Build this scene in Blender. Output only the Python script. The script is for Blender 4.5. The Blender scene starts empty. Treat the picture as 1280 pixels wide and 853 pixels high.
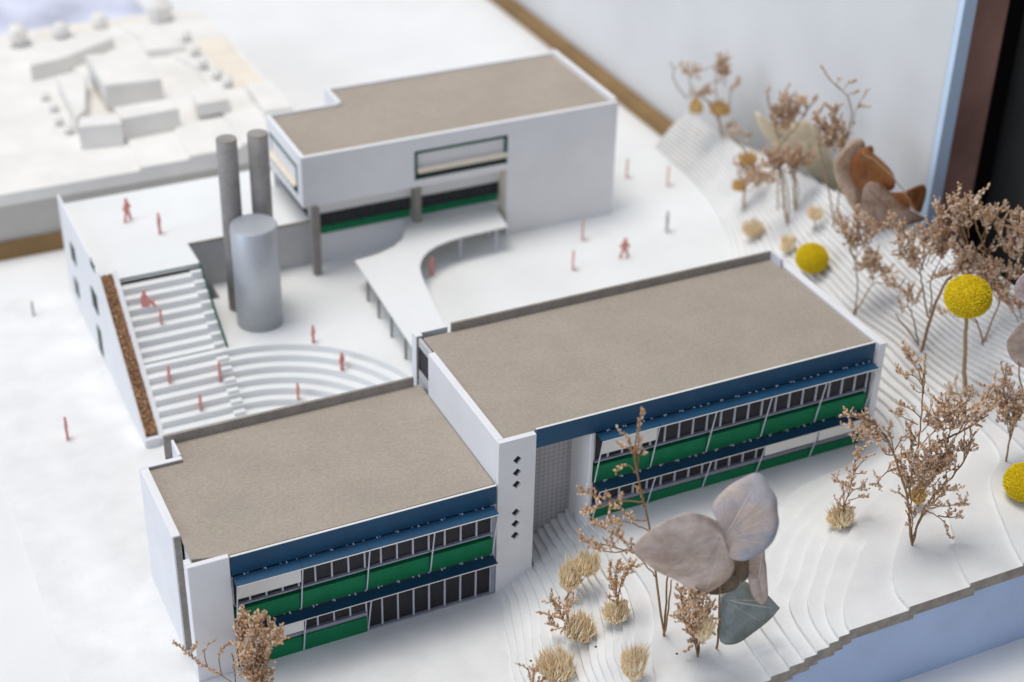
import bpy, bmesh, math, random
from mathutils import Vector, Matrix, Euler
random.seed(7)
S = 0.01                                       # everything below is measured in centimetres
scene = bpy.context.scene
col = scene.collection

# ------------------------------------------------------------------ camera
cam_d = bpy.data.cameras.new('camera')
cam = bpy.data.objects.new('camera', cam_d)
col.objects.link(cam)
cam.location = (-15.9619 * S, -33.0839 * S, 31.963 * S)
cam.rotation_mode = 'XYZ'
cam.rotation_euler = (1.008, -0.0232, -0.4428)
cam_d.sensor_width = 36.0
cam_d.lens = 2048.37 / 1280 * 36
cam_d.clip_start = 0.01
cam_d.clip_end = 50
cam_d.dof.use_dof = True
cam_d.dof.focus_distance = 0.452
cam_d.dof.aperture_fstop = 11.2
scene.camera = cam

# ------------------------------------------------------------------ light: an evenly lit room, ceiling lamp behind, window to the left
world = bpy.data.worlds.new('World')
scene.world = world
world.use_nodes = True
bg = world.node_tree.nodes['Background']
bg.inputs['Color'].default_value = (0.73, 0.81, 1.0, 1)
bg.inputs['Strength'].default_value = 0.50
def area(name, loc, target, size, power, colour):
    l = bpy.data.lights.new(name, 'AREA')
    l.shape = 'RECTANGLE'; l.size = size[0] * S; l.size_y = size[1] * S
    l.energy = power; l.color = colour
    o = bpy.data.objects.new(name, l); col.objects.link(o)
    o.location = Vector(loc) * S
    o.rotation_euler = (Vector(target) - Vector(loc)).to_track_quat('-Z', 'Y').to_euler()
    return o
area('ceiling_lamp', (-24, 36, 150), (3, 5, 2), (75, 60), 15.0, (1.0, 0.95, 0.88))
area('window_light', (-320, -20, 125), (3, 5, 2), (220, 150), 40.0, (0.78, 0.87, 1.0))
scene.view_settings.view_transform = 'Standard'
scene.view_settings.look = 'None'
scene.view_settings.exposure = 0.0
scene.view_settings.gamma = 1.0
scene.render.engine = 'CYCLES'

# ------------------------------------------------------------------ materials (all procedural, pattern in world centimetres)
MATS = {}
def mat(name, rgb, rough=0.8, amount=0.06, scale=1.2, fine=0.05, fine_scale=14, bump=0.0, metal=0.0, spec=0.25, sheen=0, island=None, stretch=None, specks=0.0, col2=None, tint_scale=1.0, translucent=0.0):
    m = bpy.data.materials.new(name); m.use_nodes = True
    nt = m.node_tree; N = nt.nodes; L = nt.links
    b = N['Principled BSDF']
    b.inputs['Roughness'].default_value = rough
    b.inputs['Metallic'].default_value = metal
    b.inputs['Specular IOR Level'].default_value = spec
    geo = N.new('ShaderNodeNewGeometry')
    vm = N.new('ShaderNodeVectorMath'); vm.operation = 'SCALE'; vm.inputs['Scale'].default_value = 1 / S
    L.new(geo.outputs['Position'], vm.inputs[0])
    vec = vm.outputs[0]
    if stretch:
        mp = N.new('ShaderNodeMapping'); mp.inputs['Scale'].default_value = stretch
        L.new(vec, mp.inputs['Vector']); vec2 = mp.outputs['Vector']
    else: vec2 = vec
    n1 = N.new('ShaderNodeTexNoise'); n1.inputs['Scale'].default_value = scale; n1.inputs['Detail'].default_value = 5
    n2 = N.new('ShaderNodeTexNoise'); n2.inputs['Scale'].default_value = fine_scale; n2.inputs['Detail'].default_value = 4
    L.new(vec, n1.inputs['Vector']); L.new(vec2, n2.inputs['Vector'])
    def ramp(src, a):
        r = N.new('ShaderNodeMapRange'); r.inputs['From Min'].default_value = .3; r.inputs['From Max'].default_value = .7
        r.inputs['To Min'].default_value = 1 - a; r.inputs['To Max'].default_value = 1 + a
        L.new(src, r.inputs['Value']); return r.outputs['Result']
    mu = N.new('ShaderNodeMath'); mu.operation = 'MULTIPLY'
    L.new(ramp(n1.outputs['Fac'], amount), mu.inputs[0]); L.new(ramp(n2.outputs['Fac'], fine), mu.inputs[1])
    val = mu.outputs[0]
    if specks:
        v = N.new('ShaderNodeTexNoise'); v.inputs['Scale'].default_value = 5.5; v.inputs['Detail'].default_value = 2
        L.new(vec, v.inputs['Vector'])
        r = N.new('ShaderNodeMapRange'); r.inputs['From Min'].default_value = .70; r.inputs['From Max'].default_value = .76
        r.inputs['To Min'].default_value = 1; r.inputs['To Max'].default_value = 1 - specks
        L.new(v.outputs['Fac'], r.inputs['Value'])
        m2 = N.new('ShaderNodeMath'); m2.operation = 'MULTIPLY'; L.new(val, m2.inputs[0]); L.new(r.outputs['Result'], m2.inputs[1]); val = m2.outputs[0]
    mx = N.new('ShaderNodeVectorMath'); mx.operation = 'SCALE'
    L.new(val, mx.inputs['Scale'])
    if island:
        cr = N.new('ShaderNodeValToRGB'); e = cr.color_ramp
        while len(e.elements) < len(island): e.elements.new(0.5)
        for i, c in enumerate(island):
            e.elements[i].position = i / (len(island) - 1); e.elements[i].color = (*c, 1)
        L.new(geo.outputs['Random Per Island'], cr.inputs['Fac']); L.new(cr.outputs['Color'], mx.inputs[0])
    elif col2:
        n3 = N.new('ShaderNodeTexNoise'); n3.inputs['Scale'].default_value = tint_scale; n3.inputs['Detail'].default_value = 6; n3.inputs['Roughness'].default_value = .62
        L.new(vec, n3.inputs['Vector'])
        cr = N.new('ShaderNodeValToRGB'); cr.color_ramp.elements[0].position = .36; cr.color_ramp.elements[1].position = .64
        cr.color_ramp.elements[0].color = (*rgb, 1); cr.color_ramp.elements[1].color = (*col2, 1)
        L.new(n3.outputs['Fac'], cr.inputs['Fac']); L.new(cr.outputs['Color'], mx.inputs[0])
    else: mx.inputs[0].default_value = rgb
    L.new(mx.outputs[0], b.inputs['Base Color'])
    if bump:
        bp = N.new('ShaderNodeBump'); bp.inputs['Strength'].default_value = bump; bp.inputs['Distance'].default_value = .02 * S
        L.new(n2.outputs['Fac'], bp.inputs['Height']); L.new(bp.outputs['Normal'], b.inputs['Normal'])
    if translucent:                                # thin dry plant tissue lets some light through
        tr = N.new('ShaderNodeBsdfTranslucent'); L.new(mx.outputs[0], tr.inputs['Color'])
        ms = N.new('ShaderNodeMixShader'); ms.inputs['Fac'].default_value = translucent
        out = N['Material Output']; L.new(b.outputs['BSDF'], ms.inputs[1]); L.new(tr.outputs['BSDF'], ms.inputs[2]); L.new(ms.outputs['Shader'], out.inputs['Surface'])
    MATS[name] = m
    return m
mat('table_white', (.80, .80, .79), .7, .035, .25, .015)
mat('card_white', (.80, .80, .785), .75, .06, .8, .025, 18, bump=.15, specks=.10)
mat('card_court', (.80, .81, .80), .75, .035, .4, .02, 16, bump=.1)
mat('card_edge', (.33, .29, .25), .9, .2, 3, .12)
mat('contour_edge', (.74, .735, .72), .9, .12, 2, .1)
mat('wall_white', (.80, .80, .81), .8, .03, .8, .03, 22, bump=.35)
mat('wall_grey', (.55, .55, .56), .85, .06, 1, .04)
mat('greyboard', (.385, .332, .276), .92, .05, .7, .12, 13, bump=.5, stretch=(1, 1.6, 1))
mat('greyboard_edge', (.33, .30, .265), .92, .12, 2, .12, 12)
mat('foam_blue', (.46, .57, .78), .7, .06, .5, .03)
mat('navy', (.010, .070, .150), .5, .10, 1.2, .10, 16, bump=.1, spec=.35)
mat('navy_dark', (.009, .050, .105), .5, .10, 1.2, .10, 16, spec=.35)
mat('green', (.004, .185, .075), .6, .10, 1.5, .10, 16)
mat('green_dark', (.010, .075, .045), .6, .15, 2, .1)
mat('pane_dark', (.020, .018, .025), .6, .2, 3, .25, 30, spec=.4)
mat('grey_frame', (.33, .34, .40), .7, .1, 2, .08)
mat('grey_light', (.58, .60, .66), .6, .06, 2, .05)
mat('blind', (.78, .76, .72), .7, .03, 2, .02)
mat('cream', (.78, .70, .58), .75, .04, 2, .02)
mat('grey_column', (.30, .28, .255), .85, .1, 2, .08)
mat('chimney', (.32, .30, .285), .8, .14, 1.6, .10, 9)
mat('cylinder_metal', (.50, .52, .55), .48, .05, .7, .04, 10, metal=.45, spec=.4)
mat('soil', (.30, .155, .075), .95, .15, 2, .3, island=[(.24, .12, .055), (.40, .23, .125), (.55, .35, .21)])
mat('figure_red', (.66, .28, .25), .7, .1, 3, .05)
mat('figure_grey', (.35, .35, .36), .7, .1, 3, .05)
mat('model_white', (.80, .78, .74), .85, .06, .6, .03)
mat('model_cream', (.78, .71, .60), .85, .10, .5, .04)
mat('foam_grey', (.50, .48, .45), .85, .05, .6, .03)
mat('wood', (.25, .155, .065), .7, .18, .4, .18, 3, stretch=(8, .5, 8))
mat('panel_white', (.70, .705, .70), .7, .05, .22, .015)
mat('panel_edge', (.62, .76, .92), .7, .05, .5, .02)
mat('frame_brown', (.40, .215, .165), .55, .25, .35, .08)
mat('frame_black', (.006, .004, .004), .5, .2, 1, .1)
mat('cabinet_dark', (.075, .075, .068), .6, .2, .3, .1)
mat('leaf_pink', (.385, .275, .205), .7, .10, 2, .11, 9, bump=.25, col2=(.56, .46, .41), stretch=(1, 1, 3))
mat('leaf_blue', (.50, .40, .34), .7, .10, 2, .11, 9, bump=.25, col2=(.30, .35, .45), tint_scale=.8, stretch=(1, 1, 3))
mat('leaf_green', (.195, .20, .17), .7, .10, 2, .14, 9, bump=.25, col2=(.26, .30, .295), stretch=(3, 1, 1))
mat('leaf_brown', (.10, .07, .045), .8, .10, 2, .2, 9, bump=.5, col2=(.16, .12, .08))
mat('leaf_beige', (.66, .57, .40), .8, .08, 2, .10, 8, bump=.3)
mat('leaf_tan', (.46, .31, .205), .75, .10, 2, .12, 8, bump=.4, col2=(.60, .45, .34))
mat('leaf_tan2', (.24, .125, .065), .75, .10, 2, .12, 8, bump=.4, col2=(.40, .29, .24))
mat('leaf_rust', (.27, .095, .025), .7, .10, 2, .14, 8, bump=.4, col2=(.34, .15, .06))
mat('leaf_pale', (.52, .39, .37), .75, .10, 2, .12, 8, bump=.4, col2=(.60, .50, .49))
mat('leaf_vein', (.58, .52, .49), .8)
mat('leaf_vein_dark', (.20, .13, .09), .8)
mat('twig', (.30, .175, .085), .8, .15, 3, .15, 12)
mat('twig_pale', (.40, .285, .17), .8, .15, 3, .15, 12)
mat('blossom', (.3, .2, .15), .85, .10, 3, .10, island=[(.42, .23, .11), (.56, .345, .185), (.65, .45, .285), (.71, .54, .41), (.78, .67, .59)])
mat('blossom_front', (.3, .2, .15), .85, .10, 3, .10, island=[(.43, .23, .10), (.55, .32, .155), (.63, .42, .245), (.69, .52, .38), (.77, .65, .55)])
mat('straw', (.62, .44, .2), .8, .10, 3, .10, island=[(.84, .60, .31), (.92, .74, .46), (.96, .84, .62), (.97, .91, .76)])
mat('ochre', (.5, .3, .1), .85, .10, 3, .10, island=[(.62, .38, .12), (.76, .51, .20), (.84, .62, .31)])
mat('yellow_floret', (.7, .5, .0), .7, .06, 2, .06, island=[(.60, .42, .008), (.76, .58, .012), (.86, .70, .02)])
mat('yellow_core', (.62, .44, .008), .8)
mat('ball_stem', (.36, .245, .115), .85, .12, 3, .15, 10)
mat('print', (.60, .62, .74), .6, .25, .35, .1)

# tile wall: fine ruled grid
def tile_material():
    m = mat('tile_wall', (.46, .45, .46), .8, .08, .9, .04)
    nt = m.node_tree; N = nt.nodes; L = nt.links
    b = N['Principled BSDF']; src = b.inputs['Base Color'].links[0].from_socket
    geo = N.new('ShaderNodeNewGeometry'); sx = N.new('ShaderNodeSeparateXYZ'); L.new(geo.outputs['Position'], sx.inputs[0])
    outs = []
    for a in ('X', 'Z'):
        m1 = N.new('ShaderNodeMath'); m1.operation = 'MULTIPLY'; m1.inputs[1].default_value = 1 / S / .155; L.new(sx.outputs[a], m1.inputs[0])
        m2 = N.new('ShaderNodeMath'); m2.operation = 'FRACT'; L.new(m1.outputs[0], m2.inputs[0])
        m3 = N.new('ShaderNodeMath'); m3.operation = 'LESS_THAN'; m3.inputs[1].default_value = .2; L.new(m2.outputs[0], m3.inputs[0]); outs.append(m3.outputs[0])
    mm = N.new('ShaderNodeMath'); mm.operation = 'MAXIMUM'; L.new(outs[0], mm.inputs[0]); L.new(outs[1], mm.inputs[1])
    mr = N.new('ShaderNodeMapRange'); mr.inputs['To Min'].default_value = 1; mr.inputs['To Max'].default_value = .72; L.new(mm.outputs[0], mr.inputs['Value'])
    sc = N.new('ShaderNodeVectorMath'); sc.operation = 'SCALE'; L.new(src, sc.inputs[0]); L.new(mr.outputs['Result'], sc.inputs['Scale'])
    L.new(sc.outputs[0], b.inputs['Base Color'])
tile_material()

# ------------------------------------------------------------------ helpers
ORIG = {}                                      # world origin (cm) of every thing
def tag(o, label=None, cat=None, group=None, kind=None):
    if label: o['label'] = label
    if cat: o['category'] = cat
    if group: o['group'] = group
    if kind: o['kind'] = kind
    return o
def thing(name, label, cat, loc=(0, 0, 0), group=None, kind=None):
    o = bpy.data.objects.new(name, None); col.objects.link(o)
    o.empty_display_size = .005
    o.location = Vector(loc) * S; ORIG[o.as_pointer()] = Vector(loc)
    return tag(o, label, cat, group, kind)
def origin(p): return ORIG[p.as_pointer()] if p is not None else Vector((0, 0, 0))
def build(name, verts, faces, m, parent=None, loc=None, smooth=False, slots=None):
    """one mesh object; verts in world cm; origin at the parent's origin, or at loc for a thing of its own"""
    O = origin(parent) if parent is not None else Vector(loc or (0, 0, 0))
    me = bpy.data.meshes.new(name)
    me.from_pydata([tuple((Vector(v) - O) * S) for v in verts], [], faces)
    for x in (m if isinstance(m, (list, tuple)) else [m]): me.materials.append(MATS[x])
    if slots: me.polygons.foreach_set('material_index', slots)
    if smooth: me.polygons.foreach_set('use_smooth', [True] * len(me.polygons))
    me.update()
    o = bpy.data.objects.new(name, me); col.objects.link(o)
    if parent is not None: o.parent = parent
    else: o.location = O * S
    ORIG[o.as_pointer()] = O
    return o
BOXES = {}
def box(name, x0, x1, y0, y1, z0, z1, m, parent=None, ch=0.0):
    """a chamfered box; alike boxes share their mesh"""
    d = (round(x1 - x0, 4), round(y1 - y0, 4), round(z1 - z0, 4)); key = (d, m, ch)
    c = Vector(((x0 + x1) / 2, (y0 + y1) / 2, (z0 + z1) / 2))
    if key not in BOXES:
        bm = bmesh.new(); bmesh.ops.create_cube(bm, size=1)
        for v in bm.verts: v.co = Vector((v.co.x * d[0], v.co.y * d[1], v.co.z * d[2])) * S
        if ch: bmesh.ops.bevel(bm, geom=bm.edges[:], offset=ch * S, segments=1, affect='EDGES')
        me = bpy.data.meshes.new(name); bm.to_mesh(me); bm.free(); me.materials.append(MATS[m]); BOXES[key] = me
    o = bpy.data.objects.new(name, BOXES[key]); col.objects.link(o)
    o.location = (c - origin(parent)) * S
    if parent is not None: o.parent = parent
    ORIG[o.as_pointer()] = c
    return o
def prism_data(poly, z0, z1):
    n = len(poly)
    v = [(x, y, z0) for x, y in poly] + [(x, y, z1) for x, y in poly]
    f = [tuple(range(n - 1, -1, -1)), tuple(range(n, 2 * n))] + [(i, (i + 1) % n, n + (i + 1) % n, n + i) for i in range(n)]
    return v, f
def prism(name, poly, z0, z1, m, parent=None, **k):
    v, f = prism_data(poly, z0, z1); return build(name, v, f, m, parent, **k)
def cyl_data(c, r, z0, z1, n=40, r1=None):
    r1 = r if r1 is None else r1
    v = [(c[0] + r * math.cos(2 * math.pi * i / n), c[1] + r * math.sin(2 * math.pi * i / n), z0) for i in range(n)]
    v += [(c[0] + r1 * math.cos(2 * math.pi * i / n), c[1] + r1 * math.sin(2 * math.pi * i / n), z1) for i in range(n)]
    f = [tuple(range(n - 1, -1, -1)), tuple(range(n, 2 * n))] + [(i, (i + 1) % n, n + (i + 1) % n, n + i) for i in range(n)]
    return v, f
class MB:
    def __init__(s): s.v = []; s.f = []
    def add(s, v, f):
        b = len(s.v); s.v += [tuple(p) for p in v]; s.f += [tuple(i + b for i in q) for q in f]
    def tube(s, pts, rad, n=6):
        pts = [Vector(p) for p in pts]; k = len(pts)
        if not hasattr(rad, '__len__'): rad = [rad] * k
        b = len(s.v); up = Vector((0.31, 0.17, 0.93))
        for i, p in enumerate(pts):
            t = (pts[min(i + 1, k - 1)] - pts[max(i - 1, 0)])
            t = t.normalized() if t.length > 1e-9 else Vector((0, 0, 1))
            a = t.cross(up)
            a = a.normalized() if a.length > 1e-3 else t.cross(Vector((1, 0, 0))).normalized()
            c = t.cross(a)
            for j in range(n):
                w = 2 * math.pi * j / n; s.v.append(tuple(p + (a * math.cos(w) + c * math.sin(w)) * rad[i]))
        for i in range(k - 1):
            for j in range(n):
                s.f.append((b + i * n + j, b + i * n + (j + 1) % n, b + (i + 1) * n + (j + 1) % n, b + (i + 1) * n + j))
        s.f.append(tuple(b + j for j in range(n - 1, -1, -1))); s.f.append(tuple(b + (k - 1) * n + j for j in range(n)))
    def build(s, name, m, parent=None, **k): return build(name, s.v, s.f, m, parent, **k)
def tube(name, pts, rad, m, parent=None, n=8, **k):
    q = MB(); q.tube(pts, rad, n); return q.build(name, m, parent, **k)

# ---- ground height of the hillside (centimetres), a smooth surface through measured spots
import numpy as np
LH = 0.1227                                   # thickness of one card layer
PLAZA = 15 * LH
HP = np.array([
 (0.0,-.3,.10),(-.35,-1.2,.10),(-.75,-2.6,.10),(-1.2,-4.5,.10),(.2,-.2,.25),(-.64,-2.85,.25),(.46,-.17,.37),(.73,-.13,.49),(.95,-.11,.61),
 (-.5,-3.4,.42),(.17,-2.6,.61),(2.0,-.2,1.1),(1.72,-2.2,1.12),(1.0,-3.9,1.1),(.3,-5.6,1.0),(2.2,-2.0,1.47),(1.9,-3.3,1.47),(1.2,-5.0,1.5),(2.7,0,1.5),(3.2,0.2,1.85),(3.9,-.2,1.87),(3.3,-1.2,1.85),
 (3.07,-3.3,1.84),(2.8,-4.2,1.84),(1.7,-6.1,1.84),(1.0,-7.6,1.84),(1.4,.9,.72),(2.2,1.0,1.18),(2.9,1.0,1.55),
 (4.22,-7.9,1.96),(4.81,-7.9,2.09),(5.25,-7.9,2.21),(5.61,-7.9,2.33),(6.0,-7.9,2.45),(6.28,-7.9,2.58),(6.57,-7.9,2.70),(8.47,-7.9,2.82),(10.45,-7.9,2.94),(12.37,-7.9,3.07),(15.5,-7.9,3.3),
 (4,-1,1.87),(6,-1,1.88),(8,-1,1.89),(10,-.9,1.90),(12,-.7,1.92),(4.2,-4,1.88),(6,-2.6,1.89),(8,-2.2,1.92),(3.4,-6.5,1.88),(4.3,-5.6,1.93),
 (5.67,-5.46,2.21),(6.3,-5.1,2.21),(8.1,-3.4,2.21),(10.2,-2.2,2.21),(12.3,-1.4,2.21),(13.6,-.4,2.2),(7.4,-6.56,2.70),(8.28,-5.48,2.66),(9.29,-6.1,2.82),(11.4,-6.0,2.94),(10.2,-4.1,2.68),(12.4,-3.2,2.75),
 (15.59,-1.6,3.07),(14.1,-4.1,3.05),(13.34,-5.05,3.05),(12.5,-6.7,3.05),(16.2,-4.2,3.3),(17.4,-.5,3.95),(17.5,-3,3.85),(18.8,-4.5,5.0),(18.8,.6,5.7),(18.8,-7.9,4.3),
 (13.3,1,1.95),(13.3,3,1.95),(13.3,6,1.9),(14.5,2,2.45),(14.6,5,2.45),(16.2,3,3.15),(16.2,7,3.1),(14.8,9,2.2),(15.2,11,2.1),
 (16.1,13.6,1.93),(16.8,15.6,1.95),(17.3,18.5,1.97),(17.45,21,2.1),(18.1,21,2.8),(18.8,21,3.35),(18.8,18.6,3.42),(18.8,15.2,4.05),(18.8,11,4.5),(18.8,7.1,4.9),(18.8,4.5,5.4),
 (17.6,8,3.9),(17.5,12,3.2),(17.9,15.5,2.95)])
def _tps(r2): return np.where(r2 > 1e-12, 0.5 * r2 * np.log(np.maximum(r2, 1e-12)), 0.0)
def _fit():
    n = len(HP); X = HP[:, :2]
    K = _tps(((X[:, None] - X[None]) ** 2).sum(-1)) + np.eye(n) * 0.02
    Q = np.c_[np.ones(n), X]
    A = np.block([[K, Q], [Q.T, np.zeros((3, 3))]])
    return np.linalg.solve(A, np.r_[HP[:, 2], 0, 0, 0])
_W = _fit()
def height(x, y):
    x = np.asarray(x, float); y = np.asarray(y, float)
    P = np.stack([x, y], -1)
    r2 = ((P[..., None, :] - HP[:, :2]) ** 2).sum(-1)
    h = _tps(r2) @ _W[:-3] + _W[-3] + _W[-2] * x + _W[-1] * y
    # the paved court behind the long wing is flat
    edge = np.interp(y, [6.2, 9, 11, 13.6, 15.6, 18.5, 21.3], [13.3, 14.1, 14.7, 15.9, 16.6, 17.1, 17.4])
    h = np.where((y > 6.2) & (x < edge), PLAZA + .03, h)
    h = np.where((x > 3.05) & (x < 13.3) & (y > -1.5) & (y < 1.3), np.maximum(h, PLAZA + .02), h)
    return h
def ground(x, y):                              # top of the card layer standing at x, y
    if y > 6.2 and x < 13.0: return PLAZA
    h = float(height(x, y))
    return max(0.0, math.floor(h / LH + 1e-6) * LH)

# ------------------------------------------------------------------ the setting
def sheet(name, x0, x1, y0, y1, z0, z1, m, kind='structure'):
    o = box(name, x0, x1, y0, y1, z0, z1, m); tag(o, kind=kind); return o
sheet('table_top', -90, 20.85, -60, 110, -3, 0, 'table_white')
sheet('ground', -12.1, 3.0, -14.0, 22.4, .004, .035, 'card_white')

# hillside: stacked sheets of card, cut along the contours
hill = thing('hillside', None, None, (0, 0, 0), kind='structure')
gx = np.concatenate([np.linspace(-2.6, 13.0, 63)[:-1], np.linspace(13.0, 18.8, 24)])
gy = np.concatenate([np.linspace(-7.87, .15, 33)[:-1], np.linspace(.15, 1.25, 5)[:-1], np.linspace(1.25, 6.2, 20)[:-1], np.linspace(6.2, 21.3, 60)])
HG = height(gx[:, None] + 0 * gy[None], 0 * gx[:, None] + gy[None])
cxm = (gx[1:] + gx[:-1]) / 2; cym = (gy[1:] + gy[:-1]) / 2
def layer(k):
    L = k * LH; Ln = L + LH
    ok = np.zeros((len(gx) - 1, len(gy) - 1), bool)
    for i, x in enumerate(cxm):
        for j, y in enumerate(cym):
            a = y < .15 or (1.1 < x < 3.02 and y < 1.25) or x > 12.95
            if k <= 15: a = a and y < 6.2
            ok[i, j] = a
    v = []; f = []; s = []
    for i in range(len(cxm)):
        for j in range(len(cym)):
            if not ok[i, j]: continue
            c = [(i, j), (i + 1, j), (i + 1, j + 1), (i, j + 1)]
            h = [HG[q] for q in c]
            if max(h) < L or min(h) > Ln + .25: continue
            P = [(gx[q[0]], gy[q[1]]) for q in c]
            out = []; cut = []; side = []
            for a in range(4):
                b = (a + 1) % 4
                ia, ib = h[a] >= L, h[b] >= L
                if ia: out.append((P[a], a))
                if ia != ib:
                    t = (L - h[a]) / (h[b] - h[a])
                    q = (P[a][0] + t * (P[b][0] - P[a][0]), P[a][1] + t * (P[b][1] - P[a][1]))
                    out.append((q, None)); cut.append((q, ib))
            if len(out) < 3: continue
            b0 = len(v); v += [(q[0], q[1], L) for q, _ in out]; f.append(tuple(range(b0, b0 + len(out)))); s.append(0)
            n = len(out)
            for a in range(n):
                (p, pa), (q, qa) = out[a], out[(a + 1) % n]
                mi = None
                if pa is None and qa is None: mi = 1
                elif abs(p[1] - gy[0]) < 1e-6 and abs(q[1] - gy[0]) < 1e-6: mi = 2
                elif abs(p[0] - gx[-1]) < 1e-6 and abs(q[0] - gx[-1]) < 1e-6: mi = 2
                elif abs(p[1] - gy[-1]) < 1e-6 and abs(q[1] - gy[-1]) < 1e-6: mi = 2
                if mi is not None:
                    if mi == 1:                 # cut edge: a face and, below it, the thin glue gap set back
                        g = .035; dx, dy = q[0] - p[0], q[1] - p[1]; ll = math.hypot(dx, dy) or 1
                        ix, iy = -dy / ll * g, dx / ll * g; zm = L - LH + .032
                        b1 = len(v); v += [(p[0], p[1], L), (p[0], p[1], zm), (q[0], q[1], zm), (q[0], q[1], L),
                                           (p[0] + ix, p[1] + iy, zm), (q[0] + ix, q[1] + iy, zm), (p[0] + ix, p[1] + iy, L - LH), (q[0] + ix, q[1] + iy, L - LH)]
                        f += [(b1, b1 + 1, b1 + 2, b1 + 3), (b1 + 1, b1 + 4, b1 + 5, b1 + 2), (b1 + 4, b1 + 6, b1 + 7, b1 + 5)]; s += [1, 1, 1]
                        continue
                    b1 = len(v); v += [(p[0], p[1], L), (p[0], p[1], L - LH), (q[0], q[1], L - LH), (q[0], q[1], L)]
                    f.append((b1, b1 + 1, b1 + 2, b1 + 3)); s.append(mi)
    if f: build('contour_layer', v, f, ['card_white', 'contour_edge', 'card_edge'], hill, slots=s)
for k in range(1, 50): layer(k)

# foam block that carries the layers: its front edge follows the steps
fx = [x for x in np.linspace(-2.2, 18.78, 150)]
poly = []
prev = None
for x in fx:
    z = max(.12, math.floor(float(height(x, -7.87)) / LH) * LH) - .13
    if prev is not None and abs(z - prev) > 1e-6: poly.append((x - .02, prev))
    poly.append((x, z)); prev = z
poly = [(fx[0], 0.002)] + poly + [(fx[-1], 0.002)]
nP = len(poly)
v = [(x, -7.84, z) for x, z in poly] + [(x, -7.3, z) for x, z in poly]
f = [tuple(range(nP)), tuple(range(2 * nP - 1, nP - 1, -1))] + [(i, nP + i, nP + (i + 1) % nP, (i + 1) % nP) for i in range(nP)]
build('foam_base', v, f, 'foam_blue', hill)
box('foam_base', 18.2, 18.78, -7.25, 21.2, 0.002, 1.8, 'foam_blue', hill)

# paved court behind the long wing, with the sunken tiers
AC = (-4.05, 7.75); AR = 5.28; GO = .325; RI = .2325
def arc(r, a0, a1, n): return [(AC[0] + r * math.cos(math.radians(a0 + (a1 - a0) * i / n)), AC[1] + r * math.sin(math.radians(a0 + (a1 - a0) * i / n))) for i in range(n + 1)]
court = [(-4.05, 15.0)] + arc(AR, 90, -17, 40) + [(18.78, 6.2), (18.78, 21.28), (-3.2, 21.28), (-3.2, 16.5), (-4.05, 16.5)]
o = prism('court', court[::-1], .04, PLAZA, 'card_court'); tag(o, kind='structure')
tiers = thing('sunken_tiers', None, None, (-4, 11, 0.2), kind='structure')
NT = 7
for k in range(NT):
    r0, r1 = AR - GO * k - .002, AR - GO * (k + 1)
    z = PLAZA - RI * (k + 1)
    p = [(-6.8, AC[1] + r0)] + arc(r0, 90, -17, 36) + arc(r1, -17, 90, 36) + [(-6.8, AC[1] + r1)]
    prism('tier', p[::-1], z - .28 - .012 * k, z, 'card_court', tiers)
box('court_floor', -6.8, 2.0, 5.9, 11.2, .04, PLAZA - RI * NT - .05, 'card_court', tiers)
for k in range(6):
    y = AC[1] + AR - GO * k; z = PLAZA - RI * (k + 1)
    box('seat_block', -4.42, -4.02, y - .26, y - .06, z + .002, z + .12, 'card_court', tiers, .01)
box('landing', -6.8, -4.06, 13.036, 13.275, PLAZA - .4, PLAZA - .004, 'card_court', tiers)
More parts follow.
